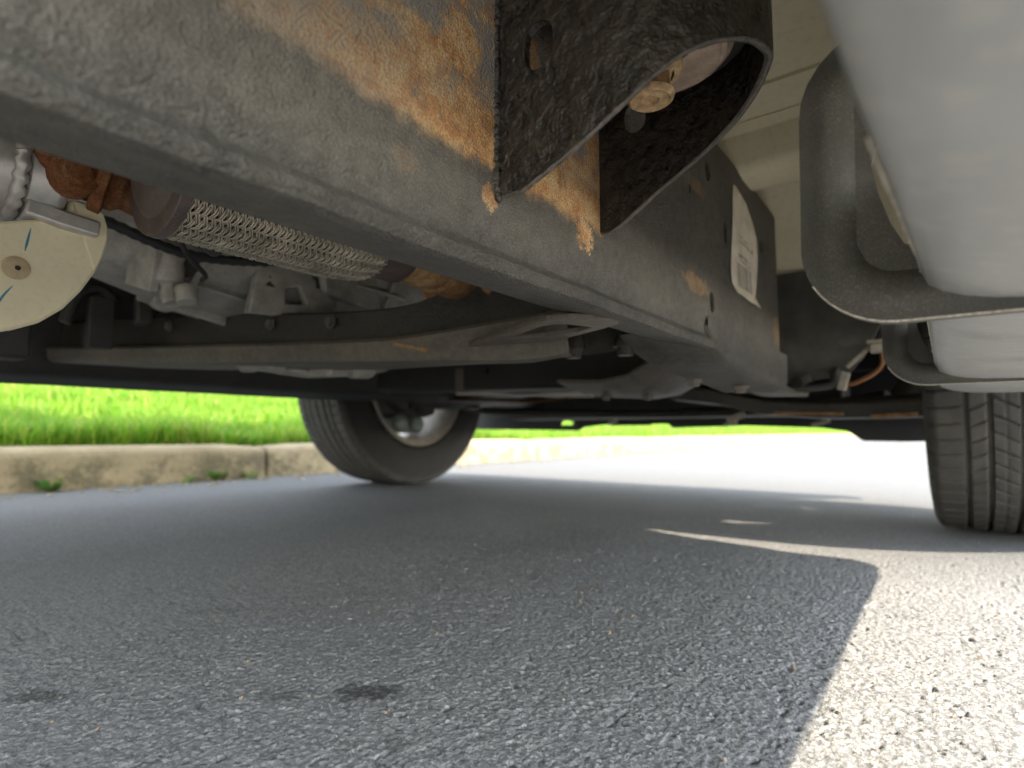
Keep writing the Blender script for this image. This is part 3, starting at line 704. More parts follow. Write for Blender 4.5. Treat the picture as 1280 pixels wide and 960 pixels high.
def step_bracket(y, name='step_bracket', label=None):
    """pressed bracket: stiffening lip round a recessed web with a tall slot, carried under the board"""
    mb = MB()
    ol = []
    def arc(cx, cz, r, a0, a1, n=10): return [(cx + r * math.cos(R(a0 + (a1 - a0) * i / n)), cz + r * math.sin(R(a0 + (a1 - a0) * i / n))) for i in range(n + 1)]
    # outer outline counter-clockwise from the right foot
    ol = [(0.19, 0.2330), (0.10, 0.2315)] + [(-0.0185, 0.2345)][::1]
    ol = [(0.19, 0.2330), (0.19, 0.2365), (0.19, 0.30), (0.06, 0.315), (0.03, 0.345)] + arc(0.004, 0.345, 0.045, 60, 180, 10)
    ol = [(0.19, 0.2335), (0.19, 0.2520), (0.02, 0.262), (0.015, 0.30), (0.016, 0.372)] + arc(-0.013, 0.337, 0.038, 70, 180, 8) + arc(-0.014, 0.272, 0.0385, 182, 268, 10)
    # cross-section offsets: rim flange, rise of the bead, recessed web
    n = len(ol)
    cx = sum(p[0] for p in ol) / n; cz = sum(p[1] for p in ol) / n
    def inset(d):
        out = []
        for i in range(n):
            p0, p1, p2 = Vector(ol[i - 1]), Vector(ol[i]), Vector(ol[(i + 1) % n])
            d1 = (p1 - p0).normalized(); d2 = (p2 - p1).normalized()
            nn = Vector((-(d1.y + d2.y), d1.x + d2.x)); nn = nn.normalized() if nn.length > 1e-6 else Vector((0, 0))
            out.append((p1.x + nn.x * d, p1.y + nn.y * d))
        return out
    area = sum(ol[i][0] * ol[(i + 1) % n][1] - ol[(i + 1) % n][0] * ol[i][1] for i in range(n))
    sg = 1 if area > 0 else -1
    web_hole = [(-0.0222, 0.308), (-0.0200, 0.294), (-0.0160, 0.279), (-0.0112, 0.2685), (-0.004, 0.265), (0.004, 0.267), (0.006, 0.29), (-0.004, 0.316), (-0.012, 0.323), (-0.0195, 0.319)]
    # pressed profile: distance inwards -> depth in y
    prof = [(0.0, 0.0060), (0.0, 0.0), (0.0035, 0.0), (0.0065, 0.0012), (0.0090, 0.0012 + 0.0008)]
    rowsP = []
    # only the left-hand arc part gets the bead; build it as a band following the outline
    lo_i = 4; hi_i = n - 1
    band = list(range(lo_i, n)) + [0]
    bprof = [(0.0, 0.008), (0.0, 0.0), (0.004, -0.0004), (0.0075, -0.0016), (0.0100, -0.0024), (0.0130, -0.0026), (0.0165, -0.0018), (0.0200, -0.0006), (0.0225, 0.0018), (0.0255, 0.0046)]
    for d, yy in bprof:
        q = inset(d * sg)
        rowsP.append([(q[i][0], y + yy, q[i][1]) for i in band])
    mb.rings(rowsP)
    # flat recessed web behind the bead with the slot
    q = inset(0.0245 * sg); q2 = inset(0.020 * sg)
    webo = [(q[i][0], q[i][1]) for i in range(lo_i, n)] + [(0.02, 0.2575), (0.02, 0.36)]
    webo = [(-0.0295, 0.345), (-0.0295, 0.272), (-0.0260, 0.2630), (-0.0190, 0.2565), (0.05, 0.2555), (0.05, 0.368), (0.0, 0.366), (-0.015, 0.357), (-0.024, 0.350)]
    mb.plate(webo, [web_hole], (0, y + 0.0024, 0), (1, 0, 0), (0, 0, 1), (0, 1, 0), 0.0022)
    o = mb.build(name, 'step', truck, smooth=60)
    if label: o['label'] = label
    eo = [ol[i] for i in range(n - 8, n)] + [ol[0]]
    MB().tube([(p[0], y + 0.0004, p[1] + 0.0003) for p in eo], 0.00055, 6).build('pale_edge', 'board_edge', o, smooth=60)  # paler strip along the curved lower edge
    # bolt and clip seen through the slot
    MB().box((-0.006, y + 0.030, 0.272), (0.008, 0.02, 0.028), (0, 0.25, 0)).build('clip', 'washer', o, bevel=0.001)
    MB().lathe([(0, 0), (0, 0.006), (0.004, 0.0065), (0.005, 0.0)], (-0.008, y + 0.028, 0.300), (0, -1, 0), 6).build('bolt', 'blackplastic', o)
    return o
step_bracket(0.302, label='large dark dusty step bracket nearest the camera')
step_bracket(0.735, label='smaller-looking step bracket in front of the tyre')

# --- cab floor, sills, body shell
fl = MB()
for (y0, y1, z) in ((-0.12, 0.62, 0.552), (0.62, 1.06, 0.548), (-2.95, -0.80, 0.76)):
    fl.box((-0.765, (y0 + y1) / 2, z + 0.006), (1.90, y1 - y0, 0.012))
floor = fl.build('cab_floor', 'cream', truck, smooth=0, label='cream painted cab floor')
def hat(y0, y1, z0, z1, x0, x1, name, r=0.012):
    sec = [(y0 - 0.02, z1), (y0, z1 - 0.004), (y0 + 0.008, z0 + r), (y0 + 0.008 + r * 0.4, z0 + r * 0.3), (y0 + 0.02 + r, z0), (y1 - 0.02 - r, z0), (y1 - 0.008 - r * .4, z0 + r * .3), (y1 - 0.008, z0 + r), (y1, z1 - 0.004), (y1 + 0.02, z1)]
    rows = [[(lerp(x0, x1, k / 6), a, b) for a, b in sec] for k in range(7)]
    return MB().rings(rows).build(name, 'cream', floor, smooth=50)
hat(0.70, 0.80, 0.500, 0.547, -1.70, 0.12, 'floor_cross_sill')
hat(0.20, 0.30, 0.505, 0.551, -1.70, 0.12, 'floor_cross_sill')
hat(-0.07, 0.02, 0.505, 0.551, -1.70, 0.12, 'floor_cross_sill')
# inner rocker, then toe board falling towards the front
for sgn in (0, 1):
    rk = [(0.015, 0.548), (0.02, 0.46), (0.03, 0.395), (0.06, 0.362), (0.11, 0.352), (0.20, 0.358), (0.236, 0.385), (0.240, 0.55)]
    rows = [[((mirror_x(a) if sgn else a), yy, b) for a, b in rk] for yy in (-0.12, 0, 0.25, 0.5, 0.9, 1.03)]
    MB().rings(rows).add(rows[-1], [tuple(range(len(rk)))]).build('rocker_panel', 'cream', truck, smooth=40)
tb = MB(); rows = []
for k in range(5):
    x = lerp(-1.70, 0.10, k / 4)
    rows.append([(x, 0.85, 0.547), (x, 0.90, 0.530), (x, 0.98, 0.492), (x, 1.03, 0.463), (x, 1.045, 0.452), (x, 1.055, 0.458), (x, 1.06, 0.60), (x, 1.06, 1.05)])
tb.rings(rows).build('toe_board', 'cream', floor, smooth=50)
# seam ridges on the floor
for (x0, y0, x1, y1) in ((-0.10, 0.36, -0.02, 0.39), (-0.14, 0.86, -0.03, 0.86)):
    MB().tube([(x0, y0, 0.5475), ((x0 + x1) / 2, (y0 + y1) / 2 + .004, 0.546), (x1, y1, 0.5475)], 0.003, 8).build('seam_sealer', 'cream', floor)

# outer body, unseen: short nose, early cab end and bed gap shaped for light
def arch(cy, cz, r, a0, a1, n=18): return [(cy + r * math.cos(R(lerp(a0, a1, i / n))), cz + r * math.sin(R(lerp(a0, a1, i / n)))) for i in range(n + 1)]
def side_outline():
    A = arch(1.45, 0.37, 0.405, 180, 0)       # front arch, rear lip to front lip
    B = arch(-1.95, 0.38, 0.455, 180, 0)
    o = [(-2.95, 0.50), (-2.42, 0.46)] + [p for p in B if p[1] >= 0.39] + [(-1.49, 0.58), (-0.80, 0.58), (-0.80, 1.10), (-0.12, 1.10), (-0.12, 0.388), (1.035, 0.388)] + [p for p in A if p[1] >= 0.40] + [(1.91, 0.40), (1.965, 0.42), (1.985, 0.60), (1.97, 0.98), (1.90, 1.05), (1.15, 1.12), (1.05, 1.16), (0.60, 1.66), (0.48, 1.74), (0.05, 1.76), (-0.10, 1.70), (-0.12, 1.14), (-0.80, 1.14), (-2.98, 1.16)]
    return o
so_ = side_outline()
for x, nx, nm in ((0.240, -1, 'body_side'), (-1.770, 1, 'body_side')):
    MB().plate(so_, [], (x, 0, 0), (0, 1, 0), (0, 0, 1), (nx, 0, 0), 0.03).build(nm, 'cream', truck, smooth=0, bevel=0.004)
for nm, top in (('cab_top', [(1.985, 0.60), (1.97, 0.98), (1.90, 1.05), (1.15, 1.12), (1.05, 1.16), (0.60, 1.66), (0.48, 1.74), (0.05, 1.76), (-0.10, 1.70), (-0.118, 1.10), (-0.118, 0.56)]), ('bed_shell', [(-0.802, 0.77), (-0.802, 1.12), (-2.975, 1.14), (-2.945, 0.52)])):
    MB().rings([[(x, a_, b_ - 0.001) for a_, b_ in top] for x in (-1.745, 0.215)]).build(nm, 'cream', truck, smooth=0)
# front bumper and the black chin spoiler with its stepped lower edge
mb = MB(); bs = [(1.90, 0.60), (1.985, 0.60), (2.0, 0.52), (1.99, 0.40), (1.955, 0.36), (1.90, 0.36)]
mb.sweep(bs, [((x, 0, 0), (0, 1, 0), (0, 0, 1)) for x in (-1.765, -0.765, 0.235)]); mb.build('front_bumper', 'blackplastic', truck, smooth=0, bevel=0.006)
chin = [(-1.72, 0.37), (-1.72, 0.205), (-1.68, 0.1965), (-1.30, 0.193), (-1.135, 0.190), (-1.110, 0.2035), (-1.02, 0.2125), (-0.99, 0.208), (-0.845, 0.2085), (-0.830, 0.213), (-0.775, 0.213), (-0.760, 0.199), (-0.60, 0.203), (-0.52, 0.2055), (-0.30, 0.197), (-0.232, 0.187), (-0.195, 0.159), (-0.10, 0.158), (-0.035, 0.160), (0.05, 0.30), (0.10, 0.37)]
MB().plate(chin, [capsule(-1.19, 0.224, 0.045, 0.018)[0:0] or [(-1.215, 0.213), (-1.165, 0.211), (-1.155, 0.222), (-1.175, 0.230), (-1.205, 0.228)]], (0, 1.93, 0), (1, 0, 0), (0, 0, 1), (0, 1, 0), 0.004).build('chin_spoiler', 'blackplastic', truck, smooth=0, label='black plastic chin spoiler with a stepped lower edge')
# wheelhouse liners
for sgn in (0, 1):
    A = arch(1.45, 0.37, 0.425, 165, -5, 20)
    fx = (lambda x: mirror_x(x)) if sgn else (lambda x: x)
    rows = [[(fx(x), a, b) for a, b in A] for x in (-0.13, 0.02, 0.21)]
    MB().rings(rows).build('wheelhouse_liner', 'blackplastic', truck, smooth=60)
    ip = [(p[0], max(p[1], 0.42)) for p in A]
    MB().plate([(a, b) for a, b in ip], [], (fx(-0.135), 0, 0), (0, 1, 0), (0, 0, 1), (1 if not sgn else -1, 0, 0), 0.004).build('inner_fender', 'blackplastic', truck, smooth=0)
# splash panel between rail and rocker, ahead of the cab floor
spl = [(-0.315, 0.262), (-0.21, 0.266), (-0.150, 0.270), (-0.120, 0.274), (-0.098, 0.300), (-0.072, 0.352), (-0.03, 0.365), (-0.03, 0.45), (-0.33, 0.45)]
MB().plate(spl, [], (0, 1.03, 0), (1, 0, 0), (0, 0, 1), (0, 1, 0), 0.005).build('splash_panel', 'step', truck, smooth=0, bevel=0.001)

# --- cable bracket and cable by the splash panel
cb = MB()
cb.box((-0.100, 1.005, 0.300), (0.050, 0.004, 0.006), (0, -0.75, 0)); cb.box((-0.073, 1.003, 0.318), (0.034, 0.02, 0.006)); cb.box((-0.075, 1.0, 0.308), (0.022, 0.02, 0.012))
cbo = cb.build('cable_bracket', 'paleclip', truck, smooth=0, bevel=0.001)
MB().box((-0.123, 1.0, 0.262), (0.012, 0.02, 0.028), (0, 0.25, 0)).build('clamp', 'paleclip', cbo, bevel=0.002)
MB().tube(smooth_path([(-0.072, 1.0, 0.305), (-0.072, 0.998, 0.285), (-0.082, 0.998, 0.272), (-0.10, 1.0, 0.262), (-0.115, 1.01, 0.258), (-0.14, 1.022, 0.262)], 6), 0.0032, 8).build('cable', 'wire', cbo, label='orange cable')
MB().tube(smooth_path([(-0.23, 0.99, 0.262), (-0.18, 1.0, 0.254), (-0.15, 1.01, 0.256), (-0.14, 1.02, 0.262), (-0.135, 1.026, 0.285)], 6), 0.006, 10).build('brake_hose', 'rubber', truck)
MB().lathe([(0, 0), (0, 0.010), (0.012, 0.011), (0.03, 0.007)], (-0.185, 0.985, 0.262), (0.3, 0.8, 0.3), 10).build('hose_fitting', 'chassis', truck)

# --- transmission crossmember: channel with a turned lip, its end bolted to the rail
def cross_rows():
    st = [(-0.30, 0.490, 0.262, 0.310, 0.372), (-0.355, 0.470, 0.257, 0.303, 0.366), (-0.43, 0.448, 0.2605, 0.2955, 0.352), (-0.506, 0.430, 0.264, 0.2915, 0.334), (-0.62, 0.403, 0.2685, 0.2945, 0.336), (-0.728, 0.380, 0.273, 0.299, 0.344), (-0.87, 0.358, 0.281, 0.307, 0.354), (-1.012, 0.340, 0.289, 0.316, 0.366), (-1.20, 0.318, 0.303, 0.329, 0.378), (-1.28, 0.310, 0.310, 0.336, 0.384)]
    X = smooth_path([(a, b, c) for a, b, c, d, e in st], 4); D = smooth_path([(a, b, d) for a, b, c, d, e in st], 4); E_ = smooth_path([(a, b, e) for a, b, c, d, e in st], 4)
    return X, D, E_
Xb, Xd, Xe = cross_rows()
w = MB(); lipm = MB(); rw = []; rl = []
for b, d, e in zip(Xb, Xd, Xe):
    rw.append([(d.x, d.y + 0.020, d.z - 0.001), (d.x, d.y + 0.021, lerp(d.z, e.z, .5)), (e.x, e.y + 0.022, e.z - 0.004), (e.x, e.y + 0.030, e.z), (e.x, e.y + 0.13, e.z), (e.x, e.y + 0.13, b.z + 0.02)])
    rl.append([(d.x, d.y + 0.020, d.z + 0.001), (d.x, d.y + 0.008, d.z + 0.0015), (d.x, d.y + 0.001, d.z), (d.x, d.y - 0.002, d.z - 0.004), (b.x, b.y + 0.0005, lerp(d.z, b.z, .35)), (b.x, b.y + 0.000, lerp(d.z, b.z, .6)), (b.x, b.y + 0.004, b.z + 0.002), (b.x, b.y + 0.012, b.z), (b.x, b.y + interp([(-1.3, 0.14), (-0.62, 0.13), (-0.43, 0.06), (-0.30, 0.02)], b.x), b.z + 0.003)])
w.rings(rw); cross = w.build('transmission_crossmember', 'cross', truck, smooth=50, label='brown channel crossmember under the transmission')
lipm.rings(rl); lipm.build('turned_lip', 'lip', cross, smooth=40)
# end foot: tongue with a tapering cut-out
foot = [(-0.44, 0.475), (-0.345, 0.428), (-0.275, 0.388), (-0.250, 0.377), (-0.232, 0.381), (-0.216, 0.400), (-0.208, 0.418), (-0.214, 0.432), (-0.240, 0.449), (-0.312, 0.486), (-0.392, 0.528), (-0.46, 0.56)]
cut = [(-0.338, 0.4395), (-0.268, 0.3985), (-0.254, 0.3960), (-0.247, 0.405), (-0.240, 0.4325), (-0.262, 0.4480), (-0.300, 0.4520)]
MB().plate(foot, [cut], (0, 0, 0.2615), (1, 0, 0), (0, 0.9985, 0.03), (0, 0, 1), 0.005).build('end_foot', 'lip', cross, smooth=0, bevel=0.0012)
for (x, y) in ((-0.35, 0.585), (-0.29, 0.60)):
    MB().lathe([(0, 0), (0, 0.009), (0.010, 0.010), (0.010, 0.014), (0.014, 0.014), (0.03, 0.008)], (x, y, 0.272), (0, 0, 1), 12).build('foot_bolt', 'cross', cross)
for k, (x, y, z, l) in enumerate(((-0.47, 0.4385, 0.2665, 0.045),)):
    MB().box((x, y - 0.0015, z + 0.012), (l, 0.002, 0.004), (0, 0.22, 0.3)).build('rust_streak', 'rust', cross)

# --- second crossmember, engine sump, skid plate, sway bar
mb = MB()
sec = [(1.00, 0.335), (1.00, 0.275), (1.006, 0.268), (1.02, 0.266), (1.10, 0.268), (1.11, 0.275), (1.11, 0.335)]
fr = [[(x, a, b + dz) for a, b in sec] for x, dz in ((-1.28, 0.024), (-1.0, 0.018), (-0.75, 0.011), (-0.55, 0.006), (-0.42, 0.008), (-0.31, 0.014))]
mb.rings(fr); front_x = mb.build('engine_crossmember', 'chassis', truck, smooth=40)
MB().box((-0.905, 0.997, 0.305), (0.022, 0.008, 0.055)).build('gusset', 'lip', front_x, bevel=0.001)
for x, z, wd, hh in ((-0.829, 0.322, 0.010, 0.016), (-1.09, 0.318, 0.012, 0.012)):
    MB().lathe([(0, 0), (0, wd * .6), (0.004, wd * .6)], (x, 0.996, z), (0, 1, 0), 10).build('plug', 'blackplastic', front_x)
mb = MB().box((-0.765, 1.33, 0.46), (0.62, 0.62, 0.24)); mb.box((-0.765, 1.28, 0.335), (0.36, 0.40, 0.10))
mb.build('engine_sump', 'chassis', truck, smooth=0, bevel=0.02)
sk = [(-1.44, 1.235, 0.286), (-1.40, 1.24, 0.284), (-1.2, 1.25, 0.2775), (-1.0, 1.25, 0.270), (-0.88, 1.25, 0.262), (-0.80, 1.26, 0.266), (-0.745, 1.27, 0.283), (-0.70, 1.28, 0.290)]
P_ = smooth_path(sk, 4)
mb = MB(); mb.rings([[p, p + Vector((0, 0.001, 0.0045)), p + Vector((0, 0.03, 0.010)), p + Vector((0, 0.07, 0.012))] for p in P_])
skid = mb.build('skid_plate_flange', 'rust_dark', truck, smooth=50)
MB().sweep([(-0.006, -0.0065), (0.006, -0.0065), (0.006, 0.0065), (-0.006, 0.0065)], [((x, 1.245, lerp(0.2985, 0.2775, t)), (0, 1, 0), (0, 0, 1)) for x, t in ((-1.14, 0.0), (-0.95, 0.45), (-0.69, 1.0))]).build('lit_tone_strap', 'board_edge', truck, smooth=0, bevel=0.001, label='flat strap across the front suspension, its sunlight painted as a pale colour')  # sunlight caught by the strap is put into its pale colour
MB().tube([(-1.64, 1.235, 0.3135), (-1.30, 1.24, 0.310), (-1.14, 1.242, 0.306)], 0.008, 10).build('tie_rod', 'rust_dark', truck)
# front suspension arms and knuckles, mirrored
for sgn in (0, 1):
    fx = (lambda x: mirror_x(x)) if sgn else (lambda x: x)
    def ring_at(x, yc, wid, zc, h):
        return [(fx(x), yc - wid, zc + h * .2), (fx(x), yc - wid * .94, zc - h * .45), (fx(x), yc - wid * .6, zc - h * .5), (fx(x), yc + wid * .6, zc - h * .5), (fx(x), yc + wid, zc), (fx(x), yc + wid * .7, zc + h * .5), (fx(x), yc - wid * .7, zc + h * .5)]
    arm = MB().rings([ring_at(-0.52, 1.46, 0.16, 0.285, 0.05), ring_at(-0.43, 1.46, 0.13, 0.272, 0.046), ring_at(-0.325, 1.455, 0.10, 0.244, 0.042), ring_at(-0.22, 1.45, 0.075, 0.236, 0.044), ring_at(-0.12, 1.445, 0.055, 0.236, 0.046), ring_at(-0.02, 1.44, 0.045, 0.240, 0.05)], closed_row=True)
    if sgn: arm.v = [(a, b, c + 0.05) for a, b, c in arm.v]
    a_o = arm.build('lower_control_arm', 'cross' if not sgn else 'chassis', truck, smooth=40, bevel=0.003)
    if not sgn:
        MB().box((-0.245, 1.365, 0.2245), (0.15, 0.008, 0.006), (0, 0.03, -0.05)).build('pale_edge', 'rust', a_o, bevel=0.001)  # paler rust-coloured strips along the arm's lower edge
        MB().box((-0.085, 1.385, 0.2185), (0.08, 0.008, 0.008), (0, -0.05, -0.02)).build('pale_edge', 'rust', a_o, bevel=0.001)
        MB().box((-0.425, 1.50, 0.222), (0.045, 0.05, 0.016), (0, -0.35, 0.3)).build('bump_stop_cup', 'paleclip', a_o, bevel=0.003)
    MB().tube(smooth_path([(fx(-0.06), 1.44, 0.25), (fx(-0.03), 1.45, 0.33), (fx(-0.02), 1.45, 0.40), (fx(-0.06), 1.45, 0.52)], 5), [0.035] * 5 + [0.045] * 5 + [0.03] * 6, 12).build('steering_knuckle', 'cross', truck, smooth=60)
    MB().tube([(fx(-0.28), 1.44, 0.26), (fx(-0.25), 1.44, 0.62)], 0.028, 14).build('shock_absorber', 'chassis', truck)
MB().tube(smooth_path([(-1.42, 1.62, 0.27), (-1.25, 1.70, 0.255), (-0.9, 1.72, 0.245), (-0.6, 1.72, 0.243), (-0.3, 1.70, 0.25), (-0.11, 1.62, 0.27)], 6), 0.014, 12).build('sway_bar', 'chassis', truck)
MB().box((-0.765, 1.80, 0.275), (1.10, 0.16, 0.09)).build('radiator_support', 'chassis', truck, smooth=0, bevel=0.01)
for (x, z, wx) in ((-0.30, 0.2125, 0.05), (-0.56, 0.212, 0.04), (-0.98, 0.222, 0.035)):
    MB().box((x, 1.915, z), (wx, 0.02, 0.012), (0, -0.3, 0)).build('bumper_clip', 'paleclip', truck, bevel=0.002)

# --- exhaust with braided flex section
EX, EZ = -0.42, 0.366
pipe = MB().tube([(EX, -1.2, EZ + .09), (EX, 0.06, EZ + .07), (EX, 0.13, EZ + 0.042), (EX, 0.160, EZ + .024)], 0.021, 24).lathe([(0.146, 0.010), (0.149, 0.024), (0.153, 0.033), (0.1565, 0.0365), (0.157, 0.0475), (0.158, 0.0485), (0.164, 0.0490), (0.165, 0.048), (0.1655, 0.044)], (EX, 0, EZ), (0, 1, 0), 36).build('exhaust_pipe', 'pipe', truck, smooth=40, label='heat-tinted exhaust pipe')
ey0, ey1 = 0.160, 0.335
def flex_r(y): return 0.0455 - 0.006 * max(0, (y - 0.29) / 0.045) ** 2 - 0.0010 * max(0, (0.172 - y) / 0.012) ** 2
MB().tube([(EX, ey0 + (ey1 - ey0) * i / 10, EZ) for i in range(11)], [flex_r(ey0 + (ey1 - ey0) * i / 10) - 0.0035 for i in range(11)], 28).build('flex_core', 'rust_dark', pipe, smooth=60)
br = MB(); NS = 22
for hand in (1, -1):
    for s_ in range(NS):
        for off in (-0.0009, 0.0009):
            pts = []
            n = 120
            for i in range(n + 1):
                y = ey0 + (ey1 - ey0) * i / n
                a = 2 * PI * (s_ / NS) + hand * (2 * PI * 1.5) * (i / n)
                cross_ph = 2 * PI * (i / n) * 1.5 * NS
                rr = flex_r(y) + 0.0014 * math.cos(cross_ph + (0 if hand > 0 else PI))
                t = Vector((math.cos(a) * rr, 0, math.sin(a) * rr))
                pts.append((EX + t.x, y + off, EZ + t.z))
            br.tube(pts, 0.0008, 5, caps=False)
br.build('flex_braid', 'braid', pipe, smooth=80)
MB().tube([(EX, 0.326, EZ), (EX, 0.334, EZ), (EX, 0.338, EZ), (EX, 0.372, EZ), (EX, 0.376, EZ)], [0.040, 0.040, 0.036, 0.036, 0.033], 28).build('flex_end_sleeve', 'pipe', pipe, smooth=40)
MB().tube([(EX, 0.374, EZ), (EX, 0.400, EZ + 0.001), (EX - 0.001, 0.403, EZ + 0.001), (EX - 0.003, 0.412, EZ + 0.001), (EX - 0.004, 0.416, EZ + 0.001), (EX - 0.02, 0.46, EZ + 0.004)], [0.0315, 0.0315, 0.034, 0.034, 0.0315, 0.0310], 28).build('pipe_clamp', 'rust', pipe, smooth=40)
MB().tube(smooth_path([(EX - 0.005, 0.43, EZ), (EX - 0.02, 0.50, EZ + 0.004), (EX - 0.05, 0.60, EZ + 0.02), (EX - 0.05, 0.72, EZ + 0.06), (EX - 0.05, 0.86, EZ + 0.12)], 6), 0.034, 24).build('front_downpipe', 'rust', pipe, smooth=60)
MB().lathe([(0, 0.034), (0, 0.052), (0.008, 0.054), (0.010, 0.034)], (EX - 0.012, 0.470, EZ + 0.002), (-0.2, 1, 0.05), 28).build('pipe_flange', 'rust', pipe)

# --- transmission: ribbed aluminium housing
TX, TZ = -0.80, 0.455
tr = MB()
tr.lathe([(0.15, 0.0), (0.15, 0.060), (0.18, 0.075), (0.24, 0.085), (0.30, 0.100), (0.44, 0.118), (0.56, 0.128), (0.60, 0.150), (0.63, 0.165), (0.66, 0.168), (0.66, 0.0)], (TX, 0.0, TZ), (0, 1, 0), 40)
gearbox = tr.build('transmission', 'alu_cast', truck, smooth=35, label='grey cast aluminium transmission housing')
for (y, rr) in ((0.20, 0.088), (0.315, 0.112), (0.465, 0.130), (0.575, 0.145)):
    MB().lathe([(0, 0.05), (0.001, rr), (0.008, rr + .002), (0.010, 0.05)], (TX, y, TZ), (0, 1, 0), 40).build('rib', 'alu_cast', gearbox)
for ang in (-150, -118, -88, -55, -25, 5):
    d = Vector((math.cos(R(ang)), 0, math.sin(R(ang))))
    a = Vector((TX, 0.30, TZ)) + d * 0.098; b = Vector((TX, 0.60, TZ)) + d * 0.148
    MB().sweep([(-0.004, -0.02), (0.004, -0.02), (0.003, 0.010), (-0.003, 0.010)], [(a, d.cross(Vector((0, 1, 0))), d), (b, d.cross(Vector((0, 1, 0))), d)]).build('rib', 'alu_cast', gearbox, bevel=0.002)
for (x, y, z, r0) in ((-0.685, 0.47, 0.385, 0.010), (-0.67, 0.60, 0.40, 0.010), (-0.70, 0.40, 0.372, 0.008), (-0.655, 0.655, 0.378, 0.010), (-0.71, 0.30, 0.375, 0.012)):
    MB().lathe([(0, 0), (0, r0), (0.010, r0 * 1.05), (0.010, r0 * 1.5), (0.013, r0 * 1.5)], (x, y, z), (-0.5, 0.1, 0.6), 6).build('housing_bolt', 'cross', gearbox, smooth=30)
# lugs and lever hanging on the left of the housing
lm_ = MB(); lm_.tube(smooth_path([(-0.72, 0.285, 0.43), (-0.715, 0.285, 0.395), (-0.72, 0.285, 0.36), (-0.715, 0.29, 0.335)], 5), [0.012] * 5 + [0.017] * 6 + [0.010] * 5, 12)
lm_.lathe([(0, 0), (0, 0.012), (0.02, 0.013), (0.02, 0.0)], (-0.70, 0.30, 0.335), (-.3, 0, 1), 10); lm_.box((-0.73, 0.265, 0.385), (0.05, 0.012, 0.07), (0.1, 0.3, 0.2))
lm_.build('shift_lever', 'alu_cast', gearbox, smooth=40, bevel=0.002)
MB().plate([(-0.05, 0), (0.06, 0.005), (0.075, 0.03), (0.03, 0.075), (-0.02, 0.085), (-0.04, 0.05)], [[(0.0, 0.02), (0.03, 0.022), (0.02, 0.045), (0.0, 0.04)]], (-0.69, 0.42, 0.335), (0.15, 0.98, 0), (-0.1, 0, 1), (-1, 0, 0), 0.012).build('mount_web', 'alu_cast', gearbox, bevel=0.003)
MB().plate([(0.0, 0.0), (0.17, -0.02), (0.20, 0.0), (0.21, 0.055), (0.05, 0.095), (-0.02, 0.06)], [], (-0.655, 0.455, 0.372), (-0.25, 0.96, 0.05), (0.1, 0, 1), (-1, 0, 0), 0.015).build('side_cover', 'alu_cast', gearbox, bevel=0.005)
# sump lump below the crossmember
mb = MB().box((-0.775, 0.46, 0.286), (0.07, 0.10, 0.030), (0, 0.1, 0.35)); mb.box((-0.732, 0.515, 0.283), (0.05, 0.055, 0.034), (0.1, 0, 0.3)); mb.box((-0.755, 0.485, 0.273), (0.04, 0.08, 0.012), (0, 0, 0.3))
mb.tube([(-0.715, 0.54, 0.281), (-0.72, 0.585, 0.284)], 0.016, 12); mb.tube([(-0.80, 0.415, 0.282), (-0.79, 0.44, 0.284)], 0.013, 12)
mb.build('mount_cushion', 'alu_cast', cross, smooth=40, bevel=0.006)

# --- aluminium driveshaft end with weld, rusty yoke, rubber boot
ds = MB().tube([(-0.52, -1.0, 0.372), (-0.52, 0.075, 0.372), (-0.52, 0.102, 0.372)], [0.036, 0.036, 0.036], 32).build('driveshaft', 'alu', truck, smooth=50, label='bare aluminium driveshaft end')
wv = []; wr = []
for i in range(73):
    a = 2 * PI * i / 72; wv.append((-0.52 + 0.0365 * math.cos(a), 0.0995 + 0.0006 * math.sin(i * 2.4), 0.372 + 0.0365 * math.sin(a))); wr.append(0.0042 + 0.0009 * math.sin(i * 2.1))
MB().tube(wv, wr, 8).build('weld_ring', 'alu', ds, smooth=70)
mb = MB().lathe([(0.0, 0.0), (0.0, 0.036), (0.008, 0.0385), (0.020, 0.0385), (0.024, 0.034), (0.024, 0.0)], (-0.52, 0.1035, 0.372), (0, 1, 0), 32)
mb.sweep([(-0.020, -0.006), (0.020, -0.006), (0.020, 0.006), (-0.020, 0.006)], [((-0.515, 0.105, 0.340), (1, 0, 0), (0, 0.1, 1)), ((-0.512, 0.125, 0.336), (1, 0, 0), (0, 0.1, 1)), ((-0.508, 0.148, 0.334), (0.8, 0, 0), (0, 0.1, 1))])
mb.build('shaft_yoke', 'alu', ds, smooth=40, bevel=0.002)
yk = MB()
yk.lathe([(0, 0), (0, 0.020), (0.004, 0.024), (0.020, 0.024), (0.028, 0.018), (0.03, 0)], (-0.478, 0.128, 0.381), (-1, -0.1, 0), 20)
yk.tube(smooth_path([(-0.505, 0.118, 0.386), (-0.500, 0.142, 0.380), (-0.497, 0.166, 0.374), (-0.495, 0.186, 0.368)], 5), [0.022] * 5 + [0.0235] * 5 + [0.019] * 6, 18)
yk.lathe([(0, 0), (0, 0.009), (0.003, 0.010), (0.003, 0)], (-0.4745, 0.1275, 0.381), (-1, -0.1, 0), 16)
yk.lathe([(0, 0), (0, 0.0085), (-0.002, 0.0095), (-0.002, 0.0125), (-0.004, 0.0145), (-0.012, 0.0155), (-0.02, 0.0155)], (-0.4685, 0.1265, 0.3650), (1, 0, 0), 22); yk.tube([(-0.492, 0.1445, 0.3725), (-0.490, 0.152, 0.3705)], 0.0255, 22)
yk.build('universal_joint', 'rust_yoke', truck, smooth=40, bevel=0.001, label='orange rusted universal joint')
